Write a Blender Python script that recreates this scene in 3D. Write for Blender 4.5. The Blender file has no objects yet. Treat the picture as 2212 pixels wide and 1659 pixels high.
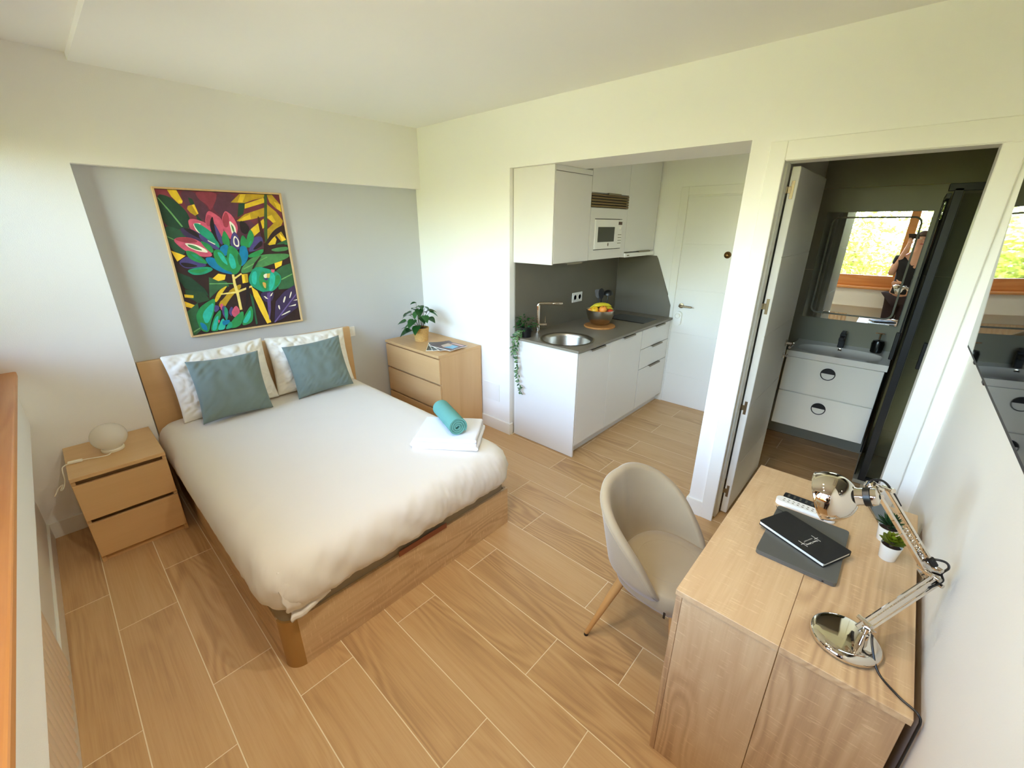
import bpy, bmesh, math, random
from mathutils import Vector, Matrix, Euler
from mathutils import noise as mnoise

SC = bpy.context.scene
COL = SC.collection
RND = random.Random(11)
PI = math.pi

# ------------------------------------------------------------------ camera
CAM = Vector((3.4501, 0.4881, 1.7869))
YAW, PITCH, ROLL, FPX = 0.7397, 0.3585, 0.0030, 911.9
_f = Vector((-math.sin(YAW)*math.cos(PITCH), math.cos(YAW)*math.cos(PITCH), -math.sin(PITCH)))
_r = Vector((math.cos(YAW), math.sin(YAW), 0))
_u = _r.cross(_f)
_r2 = _r*math.cos(ROLL) + _u*math.sin(ROLL)
_u2 = -_r*math.sin(ROLL) + _u*math.cos(ROLL)
cam_data = bpy.data.cameras.new('camera')
cam_data.sensor_fit = 'HORIZONTAL'
cam_data.sensor_width = 36.0
cam_data.lens = FPX/2212*36.0
cam_data.clip_start = 0.01
cam = bpy.data.objects.new('camera', cam_data)
COL.objects.link(cam)
m3 = Matrix((_r2, _u2, -_f)).transposed()
cam.matrix_world = Matrix.Translation(CAM) @ m3.to_4x4()
SC.camera = cam

# ------------------------------------------------------------------ world, sun, window portal, exposure
world = bpy.data.worlds.new('sky')
SC.world = world
world.use_nodes = True
wn = world.node_tree.nodes
wl = world.node_tree.links
wn.clear()
wo = wn.new('ShaderNodeOutputWorld')
wb = wn.new('ShaderNodeBackground')
ws = wn.new('ShaderNodeTexSky')
ws.sky_type = 'NISHITA'
ws.sun_disc = False
ws.sun_elevation = math.radians(46)
ws.sun_rotation = math.radians(8)
ws.air_density = 1.0
ws.dust_density = 1.0
wb.inputs['Strength'].default_value = 3.5
wm = wn.new('ShaderNodeMix'); wm.data_type = 'RGBA'; wm.blend_type = 'MULTIPLY'       # camera white balance
wm.inputs['Factor'].default_value = 1.0
wm.inputs['B'].default_value = (1.03, 1.0, 0.95, 1.0)
wl.new(ws.outputs['Color'], wm.inputs['A'])
wl.new(wm.outputs['Result'], wb.inputs['Color'])
wl.new(wb.outputs['Background'], wo.inputs['Surface'])

sun_data = bpy.data.lights.new('sun', 'SUN')
sun_data.energy = 19.0
sun_data.angle = math.radians(0.6)
sun_data.color = (1.0, 0.93, 0.80)
sun = bpy.data.objects.new('sun', sun_data)
COL.objects.link(sun)
sun.location = (2, 8, 8)
sun.rotation_euler = Vector((0.12, -0.72, -0.72)).to_track_quat('-Z', 'Y').to_euler()

portal_data = bpy.data.lights.new('window_portal', 'AREA')
portal_data.shape = 'RECTANGLE'
portal_data.size = 3.6
portal_data.size_y = 1.05
portal_data.cycles.is_portal = True
portal = bpy.data.objects.new('window_portal', portal_data)
COL.objects.link(portal)
portal.location = (1.86, -0.16, 1.72)
portal.rotation_euler = (-PI/2, 0, PI)

SC.view_settings.view_transform = 'Standard'
SC.view_settings.look = 'None'
SC.view_settings.gamma = 1.0
SC.view_settings.use_curve_mapping = False
SC.view_settings.exposure = 1.02
SC.cycles.max_bounces = 14
SC.cycles.diffuse_bounces = 8
SC.cycles.glossy_bounces = 6
SC.cycles.transmission_bounces = 8
SC.cycles.transparent_max_bounces = 16
SC.cycles.sample_clamp_indirect = 12.0
SC.cycles.caustics_reflective = False
SC.cycles.caustics_refractive = False
SC.cycles.use_denoising = True

# ------------------------------------------------------------------ helpers: colours and materials
def lin(c):
    out = []
    for v in c:
        v = v/255.0
        out.append(v/12.92 if v <= 0.04045 else ((v+0.055)/1.055)**2.4)
    return (out[0], out[1], out[2], 1.0)

MATS = {}
def new_mat(name):
    m = bpy.data.materials.new(name)
    m.use_nodes = True
    MATS[name] = m
    return m, m.node_tree.nodes, m.node_tree.links, m.node_tree.nodes['Principled BSDF']

def mat(name, col, rough=0.5, metal=0.0, spec=0.5, bump=0.0, bscale=200.0, vary=0.0, vscale=8.0, trans=0.0, sheen=0.0, coat=0.0):
    m, n, l, b = new_mat(name)
    c = lin(col)
    b.inputs['Base Color'].default_value = c
    b.inputs['Roughness'].default_value = rough
    b.inputs['Metallic'].default_value = metal
    b.inputs['Specular IOR Level'].default_value = spec
    b.inputs['Transmission Weight'].default_value = trans
    b.inputs['Sheen Weight'].default_value = sheen
    b.inputs['Coat Weight'].default_value = coat
    if bump or vary:
        tc = n.new('ShaderNodeTexCoord')
    if vary:
        t = n.new('ShaderNodeTexNoise'); t.inputs['Scale'].default_value = vscale
        t.inputs['Detail'].default_value = 4
        l.new(tc.outputs['Object'], t.inputs['Vector'])
        mx = n.new('ShaderNodeMix'); mx.data_type = 'RGBA'
        mx.inputs['A'].default_value = tuple(min(1, v*(1-vary)) for v in c[:3])+(1,)
        mx.inputs['B'].default_value = tuple(min(1, v*(1+vary)) for v in c[:3])+(1,)
        l.new(t.outputs['Fac'], mx.inputs['Factor'])
        l.new(mx.outputs['Result'], b.inputs['Base Color'])
    if bump:
        t2 = n.new('ShaderNodeTexNoise'); t2.inputs['Scale'].default_value = bscale
        t2.inputs['Detail'].default_value = 3
        l.new(tc.outputs['Object'], t2.inputs['Vector'])
        bp = n.new('ShaderNodeBump'); bp.inputs['Strength'].default_value = bump
        bp.inputs['Distance'].default_value = 0.002
        l.new(t2.outputs['Fac'], bp.inputs['Height'])
        l.new(bp.outputs['Normal'], b.inputs['Normal'])
    return m

def wood(name, light, mid, dark, axis='x', along=0.55, across=5.5, rings=9.0, contrast=0.55, rough=0.45, fine=0.3, plain=0.0, bump=0.08, saw=0.0):
    """oak: contour bands of a stretched noise (cathedral grain), fine pores and tone drift; every object gets its own offset"""
    m, n, l, b = new_mat(name)
    tc = n.new('ShaderNodeTexCoord')
    oi = n.new('ShaderNodeObjectInfo')
    off = n.new('ShaderNodeVectorMath'); off.operation = 'SCALE'
    cmb = n.new('ShaderNodeCombineXYZ')
    for s in ('X', 'Y', 'Z'):
        l.new(oi.outputs['Random'], cmb.inputs[s])
    l.new(cmb.outputs[0], off.inputs[0]); off.inputs['Scale'].default_value = 37.0
    add = n.new('ShaderNodeVectorMath'); add.operation = 'ADD'
    l.new(tc.outputs['Object'], add.inputs[0]); l.new(off.outputs[0], add.inputs[1])
    def mapped(a, c):
        mp = n.new('ShaderNodeMapping')
        sc = {'x': (a, c, c), 'y': (c, a, c), 'z': (c, c, a)}[axis]
        mp.inputs['Scale'].default_value = sc
        l.new(add.outputs[0], mp.inputs['Vector'])
        return mp
    def math_node(op, x, y=None):
        k = n.new('ShaderNodeMath'); k.operation = op
        l.new(x, k.inputs[0])
        if y is not None:
            if isinstance(y, (int, float)):
                k.inputs[1].default_value = y
            else:
                l.new(y, k.inputs[1])
        return k.outputs[0]
    big = n.new('ShaderNodeTexNoise'); big.inputs['Scale'].default_value = 1.0
    big.inputs['Detail'].default_value = 2.0; big.inputs['Roughness'].default_value = 0.45; big.inputs['Distortion'].default_value = 0.25
    l.new(mapped(along, across).outputs[0], big.inputs['Vector'])
    band = math_node('SINE', math_node('MULTIPLY', big.outputs['Fac'], rings*6.283))
    band = math_node('ADD', math_node('MULTIPLY', band, 0.5), 0.5)
    fin = n.new('ShaderNodeTexNoise'); fin.inputs['Scale'].default_value = 1.0; fin.inputs['Detail'].default_value = 5.0
    fin.inputs['Roughness'].default_value = 0.65
    l.new(mapped(3.5, 130.0).outputs[0], fin.inputs['Vector'])
    mid_n = n.new('ShaderNodeTexNoise'); mid_n.inputs['Scale'].default_value = 1.0; mid_n.inputs['Detail'].default_value = 3.0
    l.new(mapped(1.3, 16.0).outputs[0], mid_n.inputs['Vector'])
    tone = n.new('ShaderNodeTexNoise'); tone.inputs['Scale'].default_value = 1.0; tone.inputs['Detail'].default_value = 1.0
    l.new(mapped(0.5, 3.0).outputs[0], tone.inputs['Vector'])
    # where the cathedral bands show at all
    patch = n.new('ShaderNodeMapRange'); l.new(tone.outputs['Fac'], patch.inputs['Value'])
    patch.inputs['From Min'].default_value = 0.42; patch.inputs['From Max'].default_value = 0.62
    patch.inputs['To Min'].default_value = plain; patch.inputs['To Max'].default_value = 1.0
    v = math_node('MULTIPLY', math_node('MULTIPLY', band, patch.outputs[0]), contrast*0.55)
    v = math_node('ADD', v, math_node('MULTIPLY', fin.outputs['Fac'], fine))
    v = math_node('ADD', v, math_node('MULTIPLY', mid_n.outputs['Fac'], contrast*0.75))
    if saw:
        sw = n.new('ShaderNodeTexNoise'); sw.inputs['Scale'].default_value = 1.0; sw.inputs['Detail'].default_value = 2.0
        l.new(mapped(170.0, 22.0).outputs[0], sw.inputs['Vector'])
        k = n.new('ShaderNodeMapRange'); l.new(sw.outputs['Fac'], k.inputs['Value'])
        k.inputs['From Min'].default_value = 0.60; k.inputs['From Max'].default_value = 0.72
        k.inputs['To Max'].default_value = -saw
        v = math_node('ADD', v, math_node('MULTIPLY', k.outputs[0], tone.outputs['Fac']))
    v = math_node('ADD', v, math_node('MULTIPLY', oi.outputs['Random'], 0.10))
    ramp = n.new('ShaderNodeValToRGB'); l.new(v, ramp.inputs['Fac'])
    e = ramp.color_ramp.elements
    e[0].position = 0.12; e[0].color = lin(light)
    e[1].position = 0.98; e[1].color = lin(dark)
    k = e.new(0.52); k.color = lin(mid)
    l.new(ramp.outputs['Color'], b.inputs['Base Color'])
    b.inputs['Roughness'].default_value = rough
    bp = n.new('ShaderNodeBump'); bp.inputs['Strength'].default_value = bump; bp.inputs['Distance'].default_value = 0.001
    l.new(fin.outputs['Fac'], bp.inputs['Height']); l.new(bp.outputs['Normal'], b.inputs['Normal'])
    return m

def leaf_mat(name, c1, c2, rough=0.4, transl=0.25):
    m, n, l, b = new_mat(name)
    tc = n.new('ShaderNodeTexCoord'); oi = n.new('ShaderNodeObjectInfo')
    t = n.new('ShaderNodeTexNoise'); t.inputs['Scale'].default_value = 9.0
    l.new(tc.outputs['Object'], t.inputs['Vector'])
    ad = n.new('ShaderNodeMath'); ad.operation = 'ADD'
    l.new(t.outputs['Fac'], ad.inputs[0])
    sb = n.new('ShaderNodeMath'); sb.operation = 'SUBTRACT'; l.new(oi.outputs['Random'], sb.inputs[0]); sb.inputs[1].default_value = 0.5
    l.new(sb.outputs[0], ad.inputs[1])
    mx = n.new('ShaderNodeMix'); mx.data_type = 'RGBA'
    mx.inputs['A'].default_value = lin(c1); mx.inputs['B'].default_value = lin(c2)
    l.new(ad.outputs[0], mx.inputs['Factor'])
    l.new(mx.outputs['Result'], b.inputs['Base Color'])
    b.inputs['Roughness'].default_value = rough
    if transl:
        tr = n.new('ShaderNodeBsdfTranslucent'); l.new(mx.outputs['Result'], tr.inputs['Color'])
        ms = n.new('ShaderNodeMixShader'); ms.inputs[0].default_value = transl
        out = n['Material Output']
        l.new(b.outputs[0], ms.inputs[1]); l.new(tr.outputs[0], ms.inputs[2]); l.new(ms.outputs[0], out.inputs['Surface'])
    return m

def thin_glass(name, tint=(235, 245, 240), ior=1.5):
    m, n, l, b = new_mat(name)
    n.remove(b)
    tr = n.new('ShaderNodeBsdfTransparent'); tr.inputs['Color'].default_value = lin(tint)
    gl = n.new('ShaderNodeBsdfGlossy'); gl.inputs['Roughness'].default_value = 0.0
    fr = n.new('ShaderNodeFresnel'); fr.inputs['IOR'].default_value = ior
    ms = n.new('ShaderNodeMixShader')
    l.new(fr.outputs[0], ms.inputs[0]); l.new(tr.outputs[0], ms.inputs[1]); l.new(gl.outputs[0], ms.inputs[2])
    l.new(ms.outputs[0], n['Material Output'].inputs['Surface'])
    return m

# ------------------------------------------------------------------ helpers: geometry
def box(bm, lo, hi, bev=0.0, seg=2):
    vs = bmesh.ops.create_cube(bm, size=1.0)['verts']
    c = [(a+b)/2 for a, b in zip(lo, hi)]; s = [b-a for a, b in zip(lo, hi)]
    for v in vs:
        v.co = Vector((c[0]+v.co.x*s[0], c[1]+v.co.y*s[1], c[2]+v.co.z*s[2]))
    if bev:
        es = list({e for v in vs for e in v.link_edges})
        bmesh.ops.bevel(bm, geom=es, offset=bev, segments=seg, affect='EDGES', profile=0.5)
    return bm

def nbox(lo, hi, bev=0.0, seg=2):
    return box(bmesh.new(), lo, hi, bev, seg)

def tube(bm, pts, rad, seg=12, cap=True, closed=False):
    """a tube along points; rad is a number or one per point"""
    pts = [Vector(p) for p in pts]
    n = len(pts)
    rs = rad if isinstance(rad, (list, tuple)) else [rad]*n
    rings = []
    prev = None
    for i, p in enumerate(pts):
        if closed:
            t = (pts[(i+1) % n]-pts[i-1]).normalized()
        else:
            t = (pts[min(i+1, n-1)]-pts[max(i-1, 0)]).normalized()
        if prev is None:
            a = Vector((0, 0, 1)) if abs(t.z) < 0.9 else Vector((1, 0, 0))
            x = t.cross(a).normalized()
        else:
            x = (prev - t*prev.dot(t)).normalized()
        prev = x
        y = t.cross(x).normalized()
        rings.append([bm.verts.new(p + x*rs[i]*math.cos(2*PI*k/seg) + y*rs[i]*math.sin(2*PI*k/seg)) for k in range(seg)])
    m = n if closed else n-1
    for i in range(m):
        a, b = rings[i], rings[(i+1) % n]
        for k in range(seg):
            bm.faces.new((a[k], a[(k+1) % seg], b[(k+1) % seg], b[k]))
    if cap and not closed:
        bm.faces.new(rings[0][::-1]); bm.faces.new(rings[-1])
    return bm

def ntube(pts, rad, seg=12, cap=True):
    return tube(bmesh.new(), pts, rad, seg, cap)

def lathe(bm, prof, c=(0, 0, 0), seg=32, cap0=True, cap1=True, axis='z', sx=1.0, sy=1.0):
    rings = []
    for r, z in prof:
        ring = []
        for k in range(seg):
            a = 2*PI*k/seg
            p = (r*math.cos(a)*sx, r*math.sin(a)*sy, z)
            if axis == 'x': p = (p[2], p[0], p[1])
            if axis == 'y': p = (p[1], p[2], p[0])
            ring.append(bm.verts.new((c[0]+p[0], c[1]+p[1], c[2]+p[2])))
        rings.append(ring)
    for a, b in zip(rings, rings[1:]):
        for k in range(seg):
            bm.faces.new((a[k], a[(k+1) % seg], b[(k+1) % seg], b[k]))
    if cap0: bm.faces.new(rings[0][::-1])
    if cap1: bm.faces.new(rings[-1])
    return bm

def prism(bm, poly, z0, z1, plane='xy'):
    """extrude a 2-D polygon; plane says which axes it lies in, z0..z1 is the third axis"""
    def P(a, b, h):
        return {'xy': (a, b, h), 'xz': (a, h, b), 'yz': (h, a, b)}[plane]
    v0 = [bm.verts.new(P(a, b, z0)) for a, b in poly]
    v1 = [bm.verts.new(P(a, b, z1)) for a, b in poly]
    bm.faces.new(v0[::-1]); bm.faces.new(v1)
    n = len(poly)
    for i in range(n):
        bm.faces.new((v0[i], v0[(i+1) % n], v1[(i+1) % n], v1[i]))
    return bm

def rrect(x0, x1, y0, y1, r, seg=6):
    pts = []
    for cx, cy, a0 in ((x1-r, y1-r, 0), (x0+r, y1-r, 90), (x0+r, y0+r, 180), (x1-r, y0+r, 270)):
        for k in range(seg+1):
            a = math.radians(a0+90*k/seg)
            pts.append((cx+r*math.cos(a), cy+r*math.sin(a)))
    return pts

def frame_bm(plane, outer, inner, h0, h1):
    """a rectangular frame: outer and inner are (a0, a1, b0, b1)"""
    bm = bmesh.new()
    def P(a, b, h):
        return {'xy': (a, b, h), 'xz': (a, h, b), 'yz': (h, a, b)}[plane]
    def quad(q): return [(q[0], q[2]), (q[1], q[2]), (q[1], q[3]), (q[0], q[3])]
    V = [[bm.verts.new(P(a, b, h)) for a, b in quad(q)] for h in (h0, h1) for q in (outer, inner)]
    for i in range(4):
        j = (i+1) % 4
        bm.faces.new((V[0][i], V[0][j], V[1][j], V[1][i])); bm.faces.new((V[2][i], V[2][j], V[3][j], V[3][i]))
        bm.faces.new((V[0][i], V[0][j], V[2][j], V[2][i])); bm.faces.new((V[1][i], V[1][j], V[3][j], V[3][i]))
    return bm

def smooth_path(pts, n=6):
    """Catmull-Rom through the points"""
    P = [Vector(p) for p in pts]
    P = [2*P[0]-P[1]] + P + [2*P[-1]-P[-2]]
    out = []
    for i in range(1, len(P)-2):
        for k in range(n):
            t = k/n
            a, b, c, d = P[i-1], P[i], P[i+1], P[i+2]
            out.append(0.5*((2*b)+(c-a)*t+(2*a-5*b+4*c-d)*t*t+(3*b-a-3*c+d)*t*t*t))
    out.append(P[-2])
    return out

def finish(bm, recalc=True):
    if recalc:
        bmesh.ops.recalc_face_normals(bm, faces=bm.faces)
    return bm

def obj(name, bm, material, parent=None, smooth=False, local=False, angle=40):
    """link a bmesh as ONE mesh object. Coordinates are world ones unless local=True; a child's are moved into its parent's frame"""
    if isinstance(bm, bmesh.types.BMesh):
        finish(bm)
        me = bpy.data.meshes.new(name)
        if parent is not None and not local:
            inv = parent_matrix(parent).inverted()
            bmesh.ops.transform(bm, matrix=inv, verts=bm.verts)
        bm.to_mesh(me); bm.free()
        if smooth:
            me.shade_smooth()
            if angle and angle < 180:
                me.set_sharp_from_angle(angle=math.radians(angle))
        if isinstance(material, (list, tuple)):
            for mm in material: me.materials.append(MATS[mm] if isinstance(mm, str) else mm)
        elif material is not None:
            me.materials.append(MATS[material] if isinstance(material, str) else material)
    else:
        me = bm
    o = bpy.data.objects.new(name, me)
    COL.objects.link(o)
    if parent is not None:
        o.parent = parent
    return o

def parent_matrix(o):
    m = Matrix.Identity(4)
    while o is not None:
        m = (Matrix.Translation(o.location) @ o.rotation_euler.to_matrix().to_4x4()) @ m
        o = o.parent
    return m

def tag(o, label, cat, group=None):
    o['label'] = label; o['category'] = cat
    if group: o['group'] = group
    return o

def thing(name, label, cat, loc=(0, 0, 0), rotz=0.0, group=None, rot=None):
    o = bpy.data.objects.new(name, None)
    COL.objects.link(o)
    o.empty_display_size = 0.05
    o.location = loc
    o.rotation_euler = rot if rot else (0, 0, rotz)
    return tag(o, label, cat, group)

def rebase(o, base):
    """put a single-mesh thing's origin at its base point"""
    b = Vector(base)
    o.data.transform(Matrix.Translation(-b)); o.location = b
    return o

def single(name, bm, material, label, cat, base, group=None, smooth=False, angle=40):
    o = obj(name, bm, material, None, smooth, angle=angle)
    rebase(o, base)
    return tag(o, label, cat, group)

def struct(name, bm, material, parent=None, smooth=False):
    o = obj(name, bm, material, parent, smooth)
    if parent is None:
        o['kind'] = 'structure'
    return o

def fbm(p, oct=3):
    return mnoise.fractal(p, 1.0, 2.0, oct)

# ------------------------------------------------------------------ materials
mat('wall_paint', (243, 242, 236), 0.85, bump=0.25, bscale=260)
mat('ceiling_paint', (243, 242, 238), 0.9)
mat('alcove_grey', (202, 204, 204), 0.85, bump=0.15, bscale=260)
mat('white_lacquer', (228, 226, 220), 0.42)
mat('white_trim', (238, 237, 228), 0.45)
mat('door_white', (236, 235, 228), 0.5)
mat('white_plastic', (240, 239, 232), 0.35)
mat('cream_plastic', (238, 232, 210), 0.4)
mat('grout', (236, 220, 186), 0.85)
wood('floor_oak', (214, 182, 136), (196, 158, 110), (150, 112, 74), 'x', along=0.75, across=5.0, rings=17.0, contrast=0.42, rough=0.40, fine=0.50, plain=0.0, bump=0.05)
wood('veneer_y', (214, 176, 124), (200, 158, 106), (176, 134, 86), 'y', along=0.5, across=6.0, rings=4.0, contrast=0.30, rough=0.42, fine=0.22, plain=0.0, bump=0.03)
wood('veneer_x', (214, 176, 124), (200, 158, 106), (176, 134, 86), 'x', along=0.5, across=6.0, rings=4.0, contrast=0.30, rough=0.42, fine=0.22, plain=0.0, bump=0.03)
wood('veneer_z', (214, 176, 124), (200, 158, 106), (176, 134, 86), 'z', along=0.5, across=6.0, rings=4.0, contrast=0.30, rough=0.42, fine=0.22, plain=0.0, bump=0.03)
wood('sonoma_x', (222, 194, 150), (200, 166, 124), (158, 124, 92), 'x', along=1.0, across=5.5, rings=15.0, contrast=0.50, rough=0.5, fine=0.34, plain=0.05, bump=0.06, saw=0.5)
wood('sonoma_y', (222, 194, 150), (200, 166, 124), (158, 124, 92), 'y', along=1.0, across=5.5, rings=15.0, contrast=0.50, rough=0.5, fine=0.34, plain=0.05, bump=0.06, saw=0.5)
wood('sonoma_z', (222, 194, 150), (200, 166, 124), (158, 124, 92), 'z', along=1.0, across=5.5, rings=15.0, contrast=0.50, rough=0.5, fine=0.34, plain=0.05, bump=0.06, saw=0.5)
wood('window_wood', (222, 162, 98), (200, 132, 70), (160, 96, 46), 'x', contrast=0.4, rough=0.4)
wood('board_wood', (206, 148, 84), (184, 124, 64), (150, 96, 46), 'x', contrast=0.5, rough=0.5, across=12)
mat('beech_leg', (206, 158, 96), 0.4, vary=0.06, vscale=30)
mat('taupe_post', (170, 128, 70), 0.5)
mat('platform_fabric', (150, 136, 112), 0.9, bump=0.2, bscale=600)
mat('bed_cover', (226, 220, 208), 0.85, bump=0.10, bscale=500, sheen=0.2)
mat('pillow_cotton', (236, 230, 214), 0.85, bump=0.12, bscale=500, sheen=0.2)
mat('cushion_teal', (112, 126, 118), 0.85, bump=0.25, bscale=900, sheen=0.15)
mat('towel_white', (240, 241, 246), 0.95, bump=0.8, bscale=500)
mat('towel_green', (98, 158, 146), 0.95, bump=0.9, bscale=420)
mat('chair_fabric', (168, 150, 118), 0.85, bump=0.25, bscale=700, vary=0.06, vscale=12, sheen=0.4)
mat('leather_strap', (146, 84, 56), 0.5)
mat('black_plastic', (16, 16, 16), 0.4)
mat('black_metal', (12, 12, 12), 0.45)
mat('tv_screen', (4, 4, 5), 0.02, spec=0.6, coat=0.3)
mat('tv_bezel', (40, 34, 34), 0.35)
mat('chrome', (222, 214, 202), 0.04, metal=1.0)
mat('steel', (176, 170, 158), 0.28, metal=1.0)
mat('brushed_bowl', (190, 178, 160), 0.22, metal=1.0)
mat('nickel', (150, 134, 108), 0.35, metal=1.0)
mat('handle_metal', (140, 130, 112), 0.4, metal=0.9)
mat('brass', (128, 96, 56), 0.35, metal=1.0)
mat('worktop_stone', (128, 120, 104), 0.42, vary=0.06, vscale=40, bump=0.05, bscale=300)
mat('splash_stone', (112, 106, 92), 0.5, vary=0.10, vscale=5, bump=0.05, bscale=300)
mat('hob_glass', (10, 10, 11), 0.06, coat=0.5)
mat('micro_glass', (46, 46, 36), 0.1)
mat('grille_bronze', (128, 106, 70), 0.45, metal=0.5)
mat('display_red', (70, 22, 16), 0.2)
mat('ac_grey', (214, 204, 190), 0.5)
mat('laptop_grey', (104, 104, 98), 0.42, metal=0.35)
mat('notebook_black', (20, 19, 18), 0.6, bump=0.2, bscale=800)
mat('paper', (244, 240, 224), 0.8)
mat('print_white', (224, 222, 210), 0.6)
mat('ceramic', (236, 234, 224), 0.12, coat=0.4)
mat('bath_tile', (150, 148, 128), 0.35, vary=0.06, vscale=3)
mat('vanity_white', (232, 230, 218), 0.35)
mat('frosted', (120, 118, 100), 0.5)
mat('mirror_silver', (236, 240, 236), 0.0, metal=1.0)
mat('towel_beige', (206, 176, 120), 0.95, bump=0.6, bscale=400)
mat('tray_stone', (150, 146, 130), 0.6)
mat('terracotta_soil', (60, 40, 28), 0.95)
mat('basket', (206, 164, 96), 0.8, vary=0.45, vscale=110)
leaf_mat('leaf_deep', (20, 62, 22), (44, 104, 40), 0.35, 0.12)
leaf_mat('leaf_variegated', (70, 100, 56), (150, 160, 110), 0.5, 0.15)
leaf_mat('leaf_olive', (86, 100, 10), (128, 138, 26), 0.45, 0.1)
leaf_mat('leaf_dusky', (30, 62, 30), (56, 92, 48), 0.5, 0.05)
leaf_mat('leaf_tree', (92, 112, 30), (160, 168, 62), 0.5, 0.35)
mat('stem_brown', (80, 60, 36), 0.8)
mat('bark', (92, 76, 58), 0.95, bump=0.6, bscale=30)
mat('banana', (206, 190, 40), 0.5, vary=0.10, vscale=20)
mat('orange_peel', (238, 150, 58), 0.5, bump=0.2, bscale=300)
mat('apple_red', (200, 62, 34), 0.35, vary=0.35, vscale=25)
mat('apple_yellow', (228, 176, 36), 0.35, vary=0.15, vscale=25)
mat('skin', (206, 158, 130), 0.5)
mat('hair_brown', (62, 42, 30), 0.6)
mat('shirt_black', (24, 26, 26), 0.85)
mat('trousers_plum', (46, 34, 38), 0.85)
mat('lip_red', (170, 90, 80), 0.5)
mat('ground_green', (186, 178, 150), 0.95, vary=0.15, vscale=1.5)
mat('radiator_paint', (226, 206, 180), 0.45)
mat('soap_black', (10, 10, 9), 0.25)
thin_glass('window_glass', (248, 248, 248))
thin_glass('shower_glass', (236, 238, 230))
def globe_glass():
    m, n, l, b = new_mat('globe_glass')
    b.inputs['Base Color'].default_value = lin((236, 232, 222))
    b.inputs['Roughness'].default_value = 0.12
    tr = n.new('ShaderNodeBsdfTranslucent'); tr.inputs['Color'].default_value = lin((250, 246, 236))
    tp = n.new('ShaderNodeBsdfTransparent')
    a = n.new('ShaderNodeMixShader'); a.inputs[0].default_value = 0.45
    c = n.new('ShaderNodeMixShader'); c.inputs[0].default_value = 0.12
    l.new(b.outputs[0], a.inputs[1]); l.new(tr.outputs[0], a.inputs[2])
    l.new(a.outputs[0], c.inputs[1]); l.new(tp.outputs[0], c.inputs[2])
    l.new(c.outputs[0], n['Material Output'].inputs['Surface'])
globe_glass()

# ================================================================== THE ROOM
WY, D, XR, H = 0.138, 3.03, 3.72, 2.576          # window wall, kitchen wall, TV wall, ceiling
YF = 4.76                                        # far wall of corridor and bathroom

# ---- floor: grout bed with one object per plank
floor = struct('floor', nbox((-0.071, WY, -0.06), (3.9, YF, -0.0012)), 'grout')
plank_meshes = {}
def plank(x0, x1, y0, y1):
    L, Wd = round(x1-x0, 3), round(y1-y0, 3)
    if L < 0.03 or Wd < 0.02: return
    key = (L, Wd)
    if key not in plank_meshes:
        bm = nbox((-L/2+0.0019, -Wd/2+0.0019, -0.009), (L/2-0.0019, Wd/2-0.0019, 0.0), 0.0008, 1)
        finish(bm)
        me = bpy.data.meshes.new('plank'); bm.to_mesh(me); bm.free(); me.materials.append(MATS['floor_oak'])
        plank_meshes[key] = me
    o = obj('plank', plank_meshes[key], None, floor)
    o.location = ((x0+x1)/2, (y0+y1)/2, 0)
PW, PL = 0.2271, 0.927
for n in range(0, 21):
    y0 = 0.0878+n*PW; y1 = y0+PW
    y0 = max(y0, WY); y1 = min(y1, YF)
    xa, xb = (-0.071, 3.72) if n < 13 else (1.12, 3.56)
    off = 1.727 if n % 2 == 0 else 2.040
    cuts = [xa] + [off+k*PL for k in range(-3, 4) if xa+0.03 < off+k*PL < xb-0.03] + [xb]
    for a, b in zip(cuts, cuts[1:]):
        plank(a, b, y0, y1)

# ---- walls and ceilings
struct('wall_left', prism(bmesh.new(), [(-0.25, 0), (0.757, 0), (0.757, 2.096), (D, 2.096), (D, 2.9), (-0.25, 2.9)], -0.25, 0.0, 'yz'), 'wall_paint')
struct('wall_alcove', nbox((-0.25, 0.757, 0), (-0.071, D, 2.096)), 'alcove_grey')
struct('wall_back', prism(bmesh.new(), [(-0.25, 0), (1.101, 0), (1.101, 2.185), (2.726, 2.185), (2.726, 0), (2.868, 0), (2.868, 2.096), (3.607, 2.096), (3.607, 0), (4.45, 0), (4.45, 2.9), (-0.25, 2.9)], D, D+0.12, 'xz'), 'wall_paint')
struct('wall_beam', nbox((1.101, D+0.12, 2.185), (2.726, 3.45, 2.9)), 'wall_paint')
struct('wall_right', nbox((XR, -0.25, 0), (3.9, D, 2.9)), 'wall_paint')
struct('wall_kitchen', nbox((0.95, D+0.12, 0), (1.105, YF, 2.6)), 'wall_paint')
struct('wall_partition', nbox((2.726, D+0.12, 0), (2.80, YF, 2.6)), 'wall_paint')
struct('wall_entrance', nbox((0.95, YF, 0), (2.76, YF+0.15, 2.6)), 'wall_paint')
wb_ = struct('wall_bathroom', nbox((2.76, YF+0.010, 0), (4.5, YF+0.15, 2.6)), 'grout')
for z0, z1 in ((0.0, 0.26), (0.26, 0.86), (0.86, 1.46), (1.46, 2.06), (2.06, 2.5)):
    for x0, x1 in ((2.80, 4.00), (4.00, 4.40)):
        obj('tile', nbox((x0+0.0015, YF, z0+0.0015), (x1-0.0015, YF+0.012, z1-0.0015), 0.0006, 1), 'bath_tile', wb_)
struct('wall_shower', nbox((4.30, D+0.12, 0), (4.45, YF, 2.6)), 'bath_tile')
struct('ceiling', nbox((-0.25, 0.872, H), (3.9, D, 2.9)), 'ceiling_paint')
struct('ceiling_bay', nbox((-0.25, -0.25, H+0.035), (3.9, 0.872, 2.9)), 'ceiling_paint')
struct('ceiling_corridor', nbox((0.95, 3.45, 2.46), (2.726, YF, 2.6)), 'ceiling_paint')
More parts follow.
